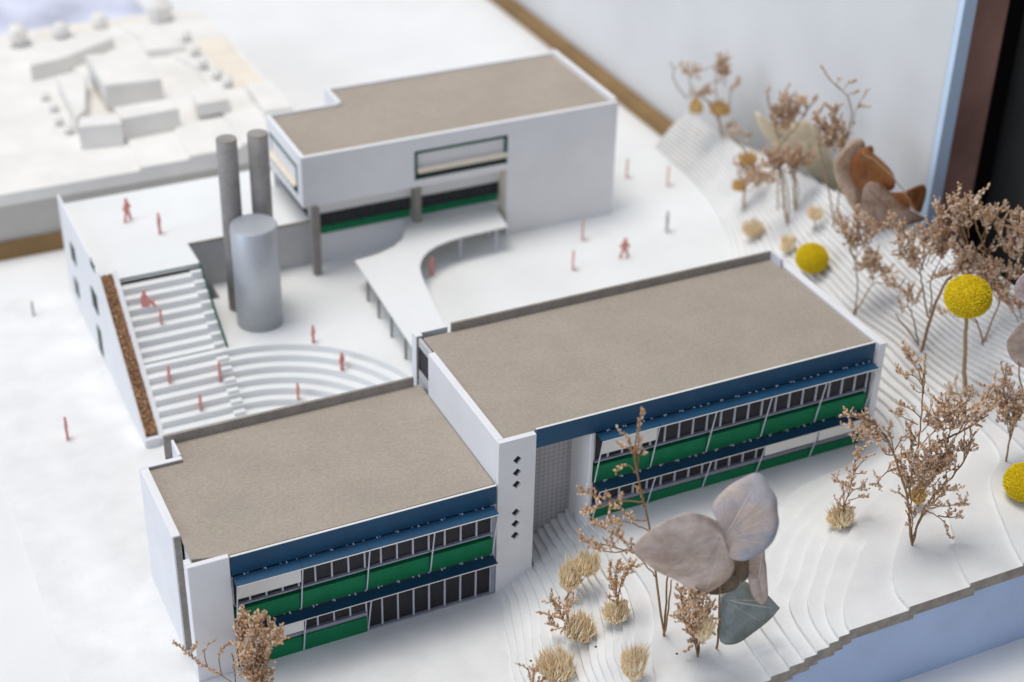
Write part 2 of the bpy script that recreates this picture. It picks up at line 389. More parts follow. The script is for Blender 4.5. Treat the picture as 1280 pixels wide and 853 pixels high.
# ------------------------------------------------------------------ street facade shared by the two front wings
def awning(parent, x0, x1, zb, zf, m='navy', y0=-.045, y1=-.40, t=.028):
    v = []
    for x in (x0, x1):
        v += [(x, y0, zb), (x, y1, zf), (x, y1, zf - t), (x, y0, zb - t)]
    f = [(0, 1, 2, 3), (7, 6, 5, 4), (0, 4, 5, 1), (1, 5, 6, 2), (2, 6, 7, 3), (3, 7, 4, 0)]
    aw = build('awning', v, f, m, parent)
    box('awning_edge', x0, x1, y1 - .014, y1 - .001, zf - t, zf - .002, 'blind', aw)
    return aw
def facade(T, zg, xs, parent, npan, blind_up, blind_low, tall, x_end):
    """T fascia top; bays between the strut lines xs; one call for each wing"""
    box('facade_backing', xs[0] - .05, x_end, .13, .22, zg - .02, T - .66, 'pane_dark', parent)
    nb = len(xs) - 1
    zs = T - 1.68                                       # underside of the upper windows
    zl = T - 3.27
    for b in range(nb):
        a, c = xs[b], xs[b + 1]; w = (c - a) / npan
        g0, g1 = a + .012, c - .012
        low = zg + .03 if b in tall else zl
        for i in range(npan):
            x = a + i * w
            box('window_pane', x + .03, x + w - .03, .085, .125, zs + .02, T - .78, 'pane_dark', parent)
            box('mullion', x - .022, x + .022, .04, .12, zs, T - .72, 'grey_light', parent)
            box('window_pane', x + .03, x + w - .03, .085, .125, low + .04, T - 2.50, 'pane_dark', parent)
            box('mullion', x - .022, x + .022, .04, .12, low + .004, T - 2.45, 'grey_light', parent)
        box('window_sill', g0, g1, .0, .12, zs - .05, zs - .001, 'grey_frame', parent)
        box('spandrel_top', g0, g1, .03, .125, zs - .06, zs - .052, 'grey_frame', parent)
        box('spandrel', g0, g1, -.02, .128, T - 2.42, zs - .172, 'green', parent)
        if b in tall:
            box('window_sill', g0, g1, .0, .12, zg + .005, zg + .05, 'grey_frame', parent)
        else:
            box('window_sill', g0, g1, .0, .12, zl - .05, zl - .001, 'grey_frame', parent)
            box('spandrel_top', g0, g1, .03, .125, zl - .15, zl - .052, 'grey_frame', parent)
            box('spandrel', g0, g1, -.02, .128, zg + .003, zl - .152, 'green', parent)
        aw = awning(parent, a + .004, c - .004, T - .645, T - .70)
        for q in (.18, .5, .82):
            box('bracket', a + (c - a) * q - .016, a + (c - a) * q + .016, -.075, -.022, T - .67, T - .628, 'grey_light', aw)
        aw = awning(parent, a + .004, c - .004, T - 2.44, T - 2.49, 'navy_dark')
        for q in (.18, .5, .82):
            box('bracket', a + (c - a) * q - .018, a + (c - a) * q + .018, -.085, -.022, T - 2.45, T - 2.40, 'grey_light', aw)
        def shade(z0, z1): 
            vv = []
            for x in (a + .03, c - .05):
                vv += [(x, -.375, z1), (x, -.335, z0), (x, -.325, z0), (x, -.365, z1)]
            build('blind', vv, [(0, 1, 2, 3), (7, 6, 5, 4), (0, 4, 5, 1), (1, 5, 6, 2), (2, 6, 7, 3), (3, 7, 4, 0)], 'blind', parent)
        if b in blind_up: shade(T - 1.20, T - .732)
        if b in blind_low: shade(T - 2.93, T - 2.522)
    for i, x in enumerate(xs):
        dx = .03 if i == 0 else (-.03 if i == nb else 0)
        tube('strut', [(x + dx, -.385, T - .735), (x + dx * .6, -.06, T - 2.38)], .021, 'grey_light', parent, 6)
        if not (i > nb - 2 and tall) or not tall:
            tube('strut', [(x + dx, -.385, T - 2.525), (x + dx * .6, -.06, max(zg + .02, T - 3.9))], .021, 'grey_light', parent, 6)
    x = xs[-1]
    box('mullion', x - .04, x, .04, .12, zl if not tall else zg + .05, T - .72, 'grey_light', parent)

# ---- low wing
low = thing('low_wing', 'low white cardboard building with tan roof, navy fascia, green bands and window rows', 'building', (-4, 2.8, .035))
T = 4.0; G = .035
facade(T, G, [-7.76, -5.92, -4.0, -2.08, -.12], low, 4, (0,), (0,), (2, 3), -.04)
box('fascia', -7.77, -.04, -.022, .06, T - .63, T, 'navy', low, .006)
box('fascia_cap', -7.77, -.04, -.016, .055, T + .001, T + .012, 'blind', low)
prism('roof', [(-8.70, .35), (-7.78, .13), (-.03, .13), (-.03, 5.6), (-7.72, 5.6), (-7.72, 4.60), (-8.70, 4.60)], T - .14, T - .03, 'greyboard', low)
box('parapet', -8.0, -.22, 5.602, 5.70, .04, 4.27, 'greyboard_edge', low, .01)
box('parapet', -7.80, -7.722, 4.79, 5.598, T - .6, 4.12, 'wall_white', low, .01)
box('side_wall', -8.95, -8.72, 1.32, 4.61, G, 4.08, 'wall_white', low, .012)
box('wall_core', -8.90, -8.74, 1.305, 1.318, G, 4.03, 'greyboard_edge', low)
box('side_wall', -8.95, -7.73, 4.615, 4.78, G, 4.08, 'wall_white', low, .012)
box('wall_core', -8.70, -7.74, 4.603, 4.613, 3.93, 4.05, 'greyboard_edge', low)
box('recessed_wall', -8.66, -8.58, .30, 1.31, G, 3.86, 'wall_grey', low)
box('front_wall', -8.93, -7.80, -.05, .12, G, 4.05, 'wall_white', low, .012)
box('front_wall', -8.93, -8.77, .122, .34, G, 4.045, 'wall_white', low, .012)
box('end_pier', -.118, -.03, -.0, .12, G, T - .64, 'grey_frame', low)

# ---- long wing with the stair tower
wing = thing('long_wing', 'long white cardboard building with tan roof and windowless corner tower with diamond holes', 'building', (6.5, 3, PLAZA))
T = 5.59; G = PLAZA + .003
facade(T, G, [3.07, 4.94, 6.85, 8.77, 10.72, 12.62], wing, 4, (0,), (3, 4), (), 12.78)
box('fascia', 1.155, 12.66, -.022, .06, T - .63, T, 'navy', wing, .006)
box('fascia_cap', 1.155, 12.66, -.016, .055, T + .001, T + .012, 'blind', wing)
prism('roof', [(.225, .19), (12.78, .19), (12.78, 5.9), (.225, 5.9)], 5.30, 5.415, 'greyboard', wing)
box('parapet', 1.16, 12.70, 5.905, 6.0, PLAZA, 5.70, 'greyboard_edge', wing, .01)
box('parapet', 12.70, 12.785, 5.3, 5.99, 5.0, 5.69, 'grey_light', wing)
box('end_wall', 12.80, 13.05, -.05, 5.85, PLAZA - .2, 5.50, 'wall_white', wing, .012)
box('side_wall', 0.0, .222, .152, 5.0, .04, 5.45, 'wall_white', wing, .012)
box('rear_post', .03, .26, 6.02, 6.36, .04, 5.45, 'wall_white', wing, .012)
box('wall_core', .06, .25, 6.008, 6.018, 3.9, 5.40, 'greyboard_edge', wing)
box('rear_wall', .262, 1.155, 6.18, 6.35, .04, 5.44, 'wall_white', wing, .012)
box('rear_window', .13, .19, 5.01, 6.0, 4.25, 5.08, 'pane_dark', wing)
box('window_frame', .11, .20, 5.01, 6.0, 5.09, 5.36, 'wall_grey', wing)
box('window_frame', .11, .20, 5.01, 6.0, 3.6, 4.24, 'wall_grey', wing)
# tower front with six diamond shaped holes
def tower_front():
    x0, x1, z0, z1, yf, yb = 0.0, 1.15, .04, 5.45, -.03, .15
    zc = [4.73, 4.29, 3.87, 2.87, 2.46, 2.03]; xc, r = .585, .145
    cuts = [z1]
    for z in zc: cuts += [z + .2, z - .2]
    v = []; f = []
    def quad(*p):
        b = len(v); v.extend(p); f.append(tuple(range(b, b + len(p))))
    edges = [z1] + [q for z in zc for q in (z + .2, z - .2)] + [z0]
    for i in range(0, len(edges), 2):
        a, b = edges[i], edges[i + 1]
        if a - b > 1e-6:
            quad((x0, yf, a), (x0, yf, b), (x1, yf, b), (x1, yf, a))
    for z in zc:
        t, b = z + .2, z - .2
        R, U, Lf, D = (xc + r, yf, z), (xc, yf, z + r), (xc - r, yf, z), (xc, yf, z - r)
        quad((x0, yf, t), (x0, yf, z), Lf, U); quad((x0, yf, t), U, (xc, yf, t))
        quad((xc, yf, t), U, R, (x1, yf, z), (x1, yf, t))
        quad((x0, yf, z), (x0, yf, b), (xc, yf, b), D, Lf)
        quad((xc, yf, b), (x1, yf, b), (x1, yf, z), R, D)
        ring = [R, U, Lf, D]
        for i in range(4):
            p, q = ring[i], ring[(i + 1) % 4]
            quad(p, q, (q[0], .045, q[2]), (p[0], .045, p[2]))
    quad((x0, yf, z1), (x1, yf, z1), (x1, yb, z1), (x0, yb, z1)); quad((x0, yf, z0), (x0, yf, z1), (x0, yb, z1), (x0, yb, z0))
    quad((x1, yf, z1), (x1, yf, z0), (x1, yb, z0), (x1, yb, z1))
    build('tower_wall', v, f, 'wall_white', wing)
    for z in zc:
        build('diamond_window', [(xc + .16, .047, z), (xc, .047, z + .16), (xc - .16, .047, z), (xc, .047, z - .16), (xc + .16, .06, z), (xc, .06, z + .16), (xc - .16, .06, z), (xc, .06, z - .16)],
              [(0, 1, 2, 3), (7, 6, 5, 4), (0, 4, 5, 1), (1, 5, 6, 2), (2, 6, 7, 3), (3, 7, 4, 0)], 'pane_dark', wing)
tower_front()
box('tower_wall', .93, 1.15, .172, 1.1, .04, 5.29, 'wall_white', wing)
box('tile_wall', 1.152, 3.0, 1.12, 1.2, .04, 5.29, 'tile_wall', wing)
box('porch_wall', 2.90, 3.03, -.02, 1.115, .6, 4.95, 'wall_white', wing, .02)
box('porch_soffit', 1.152, 3.0, .065, 1.115, 4.98, 5.05, 'wall_white', wing)
# ------------------------------------------------------------------ building across the court
far = thing('raised_hall', 'white boxy cardboard hall with tan roof raised on posts behind the curved walkway', 'building', (6.5, 19, PLAZA))
Z0, ZT, YF = 4.62, 6.60, 16.75
prism('roof', [(.30, 16.90), (12.62, 16.90), (12.62, 22.0), (3.08, 22.0), (3.08, 20.58), (.30, 20.58)], ZT - .25, ZT - .10, 'greyboard', far)
def wall_with_opening(name, along, a0, a1, p0, p1, z0, z1, oa0, oa1, oz0, oz1, m):
    def bx(u0, u1, w0, w1):
        if along == 'x': box(name, u0, u1, p0, p1, w0, w1, m, far)
        else: box(name, p0, p1, u0, u1, w0, w1, m, far)
    bx(a0, oa0, z0, z1); bx(oa1, a1, z0, z1); bx(oa0, oa1, z0, oz0); bx(oa0, oa1, oz1, z1)
wall_with_opening('front_wall', 'x', .14, 8.2, YF, YF + .15, Z0, ZT, 4.43, 8.16, 4.90, 6.06, 'wall_white')
box('front_wall', 8.2, 12.78, YF, YF + .15, PLAZA, ZT, 'wall_white', far)
wall_with_opening('side_wall', 'y', YF + .15, 20.68, .14, .29, Z0, ZT, 17.25, 20.35, 4.92, 6.08, 'wall_white')
box('end_wall', 12.625, 12.78, YF + .15, 22.1, PLAZA, ZT + .10, 'wall_white', far)
box('rear_wall', 3.08, 12.62, 22.0, 22.1, PLAZA, ZT, 'wall_white', far)
box('rear_wall', 2.94, 3.075, 20.6, 22.1, PLAZA, ZT + .05, 'wall_white', far)
box('rear_wall', .29, 2.93, 20.58, 20.68, PLAZA, ZT, 'wall_white', far)
box('soffit', .29, 12.62, YF + .155, 20.57, Z0 - .03, Z0 + .05, 'cream', far)
box('recess_wall', .62, 8.2, 17.56, 17.66, PLAZA, Z0 - .04, 'wall_white', far)
box('recess_wall', 8.205, 8.3, YF + .16, 17.55, PLAZA, Z0 - .04, 'cream', far)
def ribbon(x0, x1, z0, z1, y, n, zg):
    box('window_backing', x0, x1, y - .03, y, z0, z1, 'pane_dark', far)
    w = (x1 - x0) / n
    for i in range(n):
        box('window_pane', x0 + i * w + .04, x0 + (i + 1) * w - .04, y - .05, y - .032, zg + .03, z1 - .04, 'pane_dark', far)
        box('window_panel', x0 + i * w + .01, x0 + (i + 1) * w - .01, y - .075, y - .032, z0, zg, 'green', far)
    for i in range(n + 1):
        box('mullion', x0 + i * w - .02, x0 + i * w + .02, y - .065, y - .031, zg + .002, z1, 'green_dark', far)
ribbon(1.0, 4.55, 3.04, 3.84, 17.555, 7, 3.34)
ribbon(4.95, 8.15, 3.02, 3.76, 17.555, 6, 3.30)
# upper window in the front wall: frame, white panel, ledge, dark row of panes
def ledge_window(x0, x1, z0, z1, y):
    t = .10
    fr = box('window_frame', x0 + .004, x1 - .004, y - .015, y + .13, z1 - t, z1 - .004, 'green_dark', far)
    box('window_frame', x0 + .004, x0 + t, y - .012, y + .13, z0 + .004, z1 - t - .002, 'green_dark', far)
    box('window_frame', x1 - t, x1 - .004, y - .012, y + .13, z0 + .004, z1 - t - .002, 'green_dark', far)
    zm = z0 + .42
    box('window_panel', x0 + t + .002, x1 - t - .002, y + .08, y + .12, zm, z1 - t - .002, 'wall_white', far)
    box('window_ledge', x0 + t + .01, x1 - .01, y - .17, y + .075, zm - .09, zm + .04, 'cream', far)
    n = 8; w = (x1 - x0 - 2 * t) / n
    for i in range(n):
        box('window_pane', x0 + t + i * w + .03, x0 + t + (i + 1) * w - .03, y + .07, y + .10, z0 + .06, zm - .092, 'pane_dark', far)
        box('mullion', x0 + t + i * w - .02, x0 + t + i * w + .02, y + .05, y + .12, z0 + .006, zm - .092, 'green_dark', far)
    box('window_frame', x0 + t + .002, x1 - t - .002, y + .04, y + .125, z0 + .004, z0 + .05, 'green_dark', far)
ledge_window(4.43, 8.16, 4.90, 6.06, YF)
# the same kind of window round the corner
x = .14
box('window_frame', x - .012, x + .13, 17.254, 20.346, 5.96, 6.076, 'green_dark', far)
box('window_frame', x - .012, x + .13, 17.254, 17.37, 4.93, 5.958, 'green_dark', far)
box('window_panel', x + .08, x + .12, 17.375, 20.34, 5.32, 5.955, 'wall_white', far)
box('window_ledge', x - .17, x + .075, 17.30, 20.34, 5.24, 5.33, 'cream', far)
for i in range(8):
    y = 17.335 + i * .375
    box('window_pane', x + .05, x + .10, y + .03, y + .35, 4.93, 5.235, 'green', far)
    box('mullion', x - .06, x + .045, y + .13, y + .24, 4.99, 5.235, 'green_dark', far)
box('post', .42, .70, 16.62, 16.86, PLAZA, Z0 - .035, 'grey_column', far, .01)
box('post', 4.62, 4.90, 17.25, 17.50, 2.862, Z0 - .035, 'grey_column', far, .01)

# ------------------------------------------------------------------ terrace block with the big outdoor stair
ter = thing('terrace_block', 'white cardboard terrace block with a broad outdoor stair and a strip of brown soil', 'building', (-5.5, 17, .035))
TZ = 3.70
prism('terrace_deck', [(-7.395, 15.95), (-3.95, 15.95), (-3.95, 17.5), (.60, 17.5), (.60, 22.2), (-7.395, 22.2)], TZ - .12, TZ, 'card_court', ter)
box('rear_wall', -7.30, .60, 22.05, 22.18, .04, TZ - .13, 'wall_white', ter)
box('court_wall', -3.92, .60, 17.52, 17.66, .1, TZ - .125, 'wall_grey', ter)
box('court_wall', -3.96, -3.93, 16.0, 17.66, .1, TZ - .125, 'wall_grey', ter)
box('deck_edge', -3.95, .60, 17.465, 17.498, TZ - .08, TZ + .012, 'card_edge', ter)
# outer wall: parapet over the terrace, sloping beside the stair
wv = [(22.2, .035), (22.2, 4.10), (17.1, 4.12), (17.08, 3.82), (16.35, 3.82), (16.33, 4.12), (16.02, 4.10), (11.12, .30), (11.12, .035)]
n = len(wv)
v = [(-7.47, y, z) for y, z in wv] + [(-7.40, y, z) for y, z in wv]
build('outer_wall', v, [tuple(range(n)), tuple(range(2 * n - 1, n - 1, -1))] + [(i, n + i, n + (i + 1) % n, (i + 1) % n) for i in range(n)], 'wall_white', ter)
for y0, y1, z0, z1 in ((19.96, 20.65, 2.27, 2.95), (20.2, 20.82, .75, 1.4), (16.66, 17.5, 2.02, 2.80), (16.75, 17.3, .27, 1.32)):
    w = box('window', -7.495, -7.468, y0, y1, z0, z1, 'green_dark', ter)
    box('pane', -7.50, -7.496, y0 + .09, y1 - .09, z0 + .09, z1 - .09, 'pane_dark', w)
box('window', -7.46, -7.41, 16.36, 17.07, 3.825, 3.98, 'green_dark', ter)
def slope(name, x0, x1, ya, za, yb, zb, t, m):
    v = []
    for x in (x0, x1): v += [(x, ya, za), (x, yb, zb), (x, yb, max(.04, zb - t)), (x, ya, za - t)]
    return build(name, v, [(0, 1, 2, 3), (7, 6, 5, 4), (0, 4, 5, 1), (1, 5, 6, 2), (2, 6, 7, 3), (3, 7, 4, 0)], m, ter)
slope('planter_edge', -6.98, -6.805, 16.02, 4.02, 11.12, .30, .6, 'wall_white')
slope('planter_bed', -7.398, -6.982, 16.0, 3.93, 11.25, .24, .4, 'greyboard_edge')
box('planter_end', -7.398, -6.982, 11.08, 11.24, .04, .36, 'wall_white', ter)
q = MB(); rnd = random.Random(3)
for i in range(2600):
    y = rnd.uniform(11.3, 15.98); x = rnd.uniform(-7.385, -6.995); z = .30 + (y - 11.12) / 4.9 * 3.7 - .04 + rnd.uniform(-.03, .06)
    r = rnd.uniform(.025, .05)
    m3 = Euler((rnd.uniform(0, 3), rnd.uniform(0, 3), rnd.uniform(0, 3))).to_matrix()
    p = [m3 @ Vector(c) * r + Vector((x, y, z)) for c in ((1.2, 0, 0), (-1.2, 0, 0), (0, 1, 0), (0, -1, 0), (0, 0, .8), (0, 0, -.8))]
    q.add(p, [(0, 2, 4), (2, 1, 4), (1, 3, 4), (3, 0, 4), (2, 0, 5), (1, 2, 5), (3, 1, 5), (0, 3, 5)])
tag(q.build('soil', 'soil', ter), kind='stuff')
# upper flight
nS = 8; ya, yb = 15.94, 13.32; go = (ya - yb) / nS; ri = (TZ - PLAZA) / nS
for k in range(nS):
    y1 = ya - go * k; z = TZ - ri * (k + 1) + (.03 if k == nS - 1 else 0)
    box('step', -6.80, -3.97, y1 - go, y1 - .003, z - .32, z, 'card_court', ter, .008)
    box('step_block', -4.36, -3.99, y1 - go + .015, y1 - .14, z + .002, z + .115, 'card_court', ter, .01)
sv = []
for x in (-3.965, -3.925): sv += [(x, ya + .06, TZ + .03), (x, yb - .12, PLAZA + .14), (x, yb - .12, PLAZA - .05), (x, ya + .06, TZ - .22)]
build('stair_string', sv, [(0, 1, 2, 3), (7, 6, 5, 4), (0, 4, 5, 1), (1, 5, 6, 2), (2, 6, 7, 3), (3, 7, 4, 0)], 'green_dark', ter)
box('stair_edge', -6.80, -3.97, ya - .002, ya + .02, TZ - .035, TZ + .010, 'green_dark', ter)
box('stair_edge', -6.80, -4.5, yb - .04, yb - .012, PLAZA - .10, PLAZA + .0, 'green_dark', ter)

# ------------------------------------------------------------------ curved walkway roof on thin posts
walk = thing('covered_walkway', 'thin white curved walkway roof on slim posts crossing the court', 'canopy', (2.4, 12, PLAZA))
DZ = 2.86
deck = [(4.33, 17.55), (4.26, 17.36), (3.99, 16.77), (3.73, 16.28), (3.21, 15.87), (2.54, 15.60), (2.08, 15.51), (1.55, 15.46), (1.4, 12.4), (1.24, 9.39), (1.15, 6.4), (2.3, 6.4), (2.77, 10.21), (2.98, 11.62), (3.24, 12.99), (3.35, 13.55), (3.5, 14.08), (3.69, 14.44), (3.92, 14.76), (4.25, 15.07), (4.64, 15.30), (5.18, 15.49), (5.81, 15.60), (6.7, 15.64), (7.71, 15.67), (7.87, 16.6), (7.95, 17.55)]
prism('deck', deck, DZ - .06, DZ, 'card_court', walk)
for x, y in ((1.56, 14.21), (1.49, 12.99), (1.43, 11.64), (1.35, 10.16), (1.28, 8.6)):
    box('post', x - .038, x + .038, y - .038, y + .038, PLAZA, DZ - .062, 'grey_column', walk)
for x, y in ((5.80, 15.70), (7.30, 15.74), (7.45, 16.7)):
    tube('post', [(x, y, PLAZA), (x, y, DZ - .062)], .04, 'grey_light', walk, 8)
# curved wall under the deck, by the hall
cw = [(4.32, 17.54), (4.25, 17.37), (3.98, 16.79), (3.72, 16.30), (3.20, 15.90), (2.60, 15.64)]
v = []; f = []
for i, (x, y) in enumerate(cw):
    v += [(x, y, PLAZA), (x, y, DZ - .062), (x + .07, y + .05, PLAZA), (x + .07, y + .05, DZ - .062)]
    if i:
        b = 4 * i; f += [(b - 4, b, b + 1, b - 3), (b - 2, b - 1, b + 3, b + 2)]
f += [(0, 1, 3, 2), (len(v) - 4, len(v) - 2, len(v) - 1, len(v) - 3)]
build('curved_wall', v, f, 'wall_white', walk)

# ------------------------------------------------------------------ cylinder and the two flues
def cylinder_mesh(name, c, r, z0, z1, m, n=56, ch=.02):
    v = []; f = []
    for rr, z in ((r, z0), (r, z1 - ch), (r - ch, z1)):
        v += [(c[0] + rr * math.cos(2 * math.pi * i / n), c[1] + rr * math.sin(2 * math.pi * i / n), z) for i in range(n)]
    f = [tuple(range(n - 1, -1, -1)), tuple(range(2 * n, 3 * n))]
    for k in (0, 1): f += [(k * n + i, k * n + (i + 1) % n, (k + 1) * n + (i + 1) % n, (k + 1) * n + i) for i in range(n)]
    o = build(name, v, f, m, None, loc=(c[0], c[1], z0))
    for p in o.data.polygons: p.use_smooth = len(p.vertices) == 4
    return o
t = thing('metal_drum', 'tall silver drum standing in the court in front of the two flues', 'drum', (-2.38, 14.45, PLAZA))
o = cylinder_mesh('drum_body', (-2.38, 14.45), .80, PLAZA, 5.62, 'cylinder_metal'); o.parent = t; o.location = (0, 0, 0)
o = cylinder_mesh('drum_lid', (-2.38, 14.45), .78, 5.622, 5.66, 'cylinder_metal'); o.parent = t; o.location = (0, 0, 3.782 * S)
for c, lab in (((-2.78, 15.62), 'dark grey flue pipe behind the silver drum, on its stair side'), ((-1.70, 15.62), 'dark grey flue pipe behind the silver drum, on its hall side')):
    t = thing('flue_pipe', lab, 'chimney', (*c, PLAZA), 'flue pipes behind the drum')
    o = cylinder_mesh('pipe', c, .35, PLAZA, 8.36, 'chimney', 40, .015); o.parent = t; o.location = (0, 0, 0)
    o = cylinder_mesh('cap', c, .345, 8.361, 8.385, 'grey_column', 40, .008); o.parent = t; o.location = (0, 0, (8.361 - PLAZA) * S)
# ------------------------------------------------------------------ the second model behind, and the room's edge
om = thing('site_model_base', 'thick layered white base of the blurred second model, resting on a wooden board', 'model base', (-6, 34, .72))
prism('foam_body', [(-40, 25.75), (3.55, 25.75), (3.4, 42.3), (-40, 42.3)], .72, 2.25, 'foam_grey', om)
for k in range(7):
    xl = [-40, -40, -40, -40, -3.6, -1.6, .6][k]
    if k < 4: p = [(-40, 25.7 + .0 * k), (3.55, 25.7), (3.42, 42.2), (-40, 42.2)]
    else: p = [(xl, 25.7), (3.55, 25.7), (3.42, 42.2 - k * .3), (xl - 1.5, 42.2 - k * .3), (xl + .5, 34)]
    prism('layer', p, 2.255 + k * .125, 2.255 + (k + 1) * .125 - .003, 'model_white', om)
box('board', -40, 3.7, 25.55, 42.6, .002, .715, 'wood', om)
def block(label, poly, h, z=3.13, m='model_white'):
    c = (sum(p[0] for p in poly) / len(poly), sum(p[1] for p in poly) / len(poly), z)
    t = thing('model_block', label, 'model building', c, 'white blocks on the second model')
    prism('wall', poly, z, z + h, m, t)
    q = [(c[0] + (x - c[0]) * .97, c[1] + (y - c[1]) * .97) for x, y in poly]
    prism('roof', q, z + h + .001, z + h + .03, m, t)
zt = 2.755
block('large flat white block in the middle of the second model', [(-3.45, 31.6), (-1.1, 31.4), (-.95, 34.8), (-3.45, 35.2)], 1.2, zt)
block('small low white block at the near left of the second model', [(-5.3, 28.5), (-3.62, 28.2), (-3.5, 29.3), (-5.05, 29.4)], .95, zt)
block('low white bar block in front of the large block', [(-3.55, 28.5), (-1.15, 28.6), (-1.25, 29.75), (-3.55, 29.75)], 1.0, zt)
block('narrow white block beside the large block', [(-5.1, 29.9), (-4.6, 30.5), (-3.7, 34.3), (-4.9, 34.6)], .75, zt)
block('long white block at the rear of the second model', [(-5.7, 36.1), (-4.2, 36.4), (-1.6, 37.9), (-1.8, 38.8), (-5.4, 38.2)], .7, zt)
block('small white block among the little ring trees', [(-.3, 28.9), (1.05, 28.9), (1.25, 30.0), (-.1, 30.3)], .55, 3.13)
block('white block on the corner by the tan roof', [(2.2, 27.6), (3.4, 27.5), (3.45, 30.5), (2.3, 30.6)], .35, 3.13)
block('white block at the rear corner of the second model', [(-.6, 36.2), (.8, 36.0), (.9, 37.4), (-.5, 37.6)], .45, 2.88)
box('yard', -2.6, -.2, 29.9, 31.2, zt, zt + .02, 'model_cream', om)
box('yard', -.9, .6, 30.6, 35.5, 2.885, 2.905, 'model_cream', om)
box('yard', -4.4, 2.4, 39.2, 41.6, zt, zt + .02, 'model_cream', om)
box('yard', 1.9, 3.3, 31.2, 37.0, 3.131, 3.15, 'model_cream', om)
def puff_tree(x, y, z, r, h, label):
    t = thing('model_tree', label, 'model tree', (x, y, z), 'little white trees on the second model')
    tube('trunk', [(x, y, z), (x, y, z + h * .5)], .06, 'model_white', t, 6)
    q = MB(); rn = random.Random(int(x * 100 + y * 10)); nu, nv = 12, 8
    vs = []; fs = []
    for j in range(nv + 1):
        for i in range(nu):
            a = 2 * math.pi * i / nu; b = math.pi * j / nv; k = 1 + rn.uniform(-.14, .14)
            vs.append((x + r * k * math.sin(b) * math.cos(a), y + r * k * math.sin(b) * math.sin(a), z + h * .62 + h * .45 * k * math.cos(b)))
    for j in range(nv):
        for i in range(nu): fs.append((j * nu + i, (j + 1) * nu + i, (j + 1) * nu + (i + 1) % nu, j * nu + (i + 1) % nu))
    q.add(vs, fs); q.build('crown', 'model_white', t)
for x, y, r, h in ((-5.4, 40.4, .5, 1.0), (-3.5, 40.4, .4, .8), (-1.6, 40.7, .42, .9), (1.15, 40.2, .6, 1.4)):
    puff_tree(x, y, zt, r, h, 'small white tree in the rear row of the second model')
for i, (x, y) in enumerate(((1.55, 37.2), (1.45, 35.4), (1.35, 33.8), (1.6, 32.5), (1.75, 31.5), (1.0, 36.3))):
    puff_tree(x, y, 3.13 if i < 5 else 2.88, 0.27, .46, 'small white tree along the right side of the second model')
for i, (x, y) in enumerate(((-5.6, 33.9), (-5.5, 32.6), (-5.6, 31.2), (-5.4, 30.2))):
    puff_tree(x, y, zt, .22, .36, 'tiny white shrub along the left side of the second model')
o = box('site_plan', -30, 2.6, 46.2, 75, .004, .02, 'print'); tag(o, 'printed plan sheet in pale blue and violet lying behind the second model', 'plan')

o = box('timber_batten', 20.2, 20.8, -30, 95, .003, .62, 'wood'); tag(o, 'brown timber batten running along the foot of the white panel', 'batten')
pn = thing('backdrop_panel', 'large off-white upright panel standing behind the hillside', 'panel', (21.2, 50, .0))
box('panel_face', 20.86, 21.35, 8.2, 110, -3, 60, 'panel_white', pn)
box('panel_edge', 20.87, 21.42, 7.9, 8.195, -3, 60, 'panel_edge', pn)
df = thing('door_frame', 'dark brown door frame post beside the white panel', 'door frame', (23, 9, -30))
box('frame_gap', 21.43, 21.75, 8.6, 9.4, -30, 70, 'frame_black', df)
box('frame_board', 21.76, 23.3, 8.4, 9.6, -30, 70, 'frame_brown', df)
box('frame_reveal', 23.31, 24.9, 9.2, 10.4, -30, 70, 'frame_black', df)
o = box('dark_cabinet', 24.85, 70, -40, 12.0, -60, 70, 'cabinet_dark'); tag(o, 'dark grey cabinet side behind the brown frame', 'cabinet')
# ------------------------------------------------------------------ little red people
def figure(x, y, z, face, label, pose='stand', h=.84, m='figure_red', cat='figurine'):
    """flat die-cut card figure with head, arms and legs, standing on its feet"""
    if pose == 'stand':
        L = [(-.10, 0), (-.03, 0), (-.005, .40), (.02, 0), (.09, 0), (.085, .45), (.10, .50), (.17, .42), (.19, .46), (.13, .72), (.08, .80), (.04, .82), (.065, .88), (.055, .96), (.0, 1.0), (-.055, .96), (-.065, .88), (-.04, .82), (-.09, .80), (-.14, .72), (-.18, .48), (-.15, .44), (-.10, .52), (-.085, .45)]
    elif pose == 'walk':
        L = [(-.24, .0), (-.16, .0), (-.06, .26), (.0, .40), (.09, .22), (.13, 0), (.23, 0), (.22, .05), (.19, .26), (.11, .48), (.13, .56), (.24, .46), (.27, .50), (.17, .72), (.09, .80), (.05, .82), (.09, .89), (.07, .97), (.01, 1.0), (-.05, .96), (-.06, .88), (-.03, .82), (-.10, .79), (-.16, .70), (-.25, .56), (-.22, .52), (-.11, .60), (-.10, .46), (-.16, .24), (-.25, .05)]
    else:
        L = [(-.22, .0), (.05, .0), (.16, .14), (.34, -.06), (.40, -.03), (.26, .28), (.20, .34), (.02, .28), (-.02, .44), (.10, .36), (.13, .40), (.0, .58), (-.04, .62), (-.0, .70), (-.02, .78), (-.09, .81), (-.15, .76), (-.15, .68), (-.11, .62), (-.20, .56), (-.26, .30)]
    t = .06
    c, s = math.cos(face), math.sin(face)
    n = len(L); v = []
    for d in (-t / 2, t / 2):
        v += [(x + u * h * c - d * s, y + u * h * s + d * c, z + w * h) for u, w in L]
    f = [tuple(range(n)), tuple(range(2 * n - 1, n - 1, -1))] + [(i, n + i, n + (i + 1) % n, (i + 1) % n) for i in range(n)]
    o = build('scale_figure', v, f, m, None, loc=(x, y, z))
    return tag(o, label, cat, 'little card people on the model')
R = math.radians
P = PLAZA
figure(-5.45, 20.0, TZ, R(42), 'little red card person walking on the terrace deck, the larger of two', 'walk', .9)
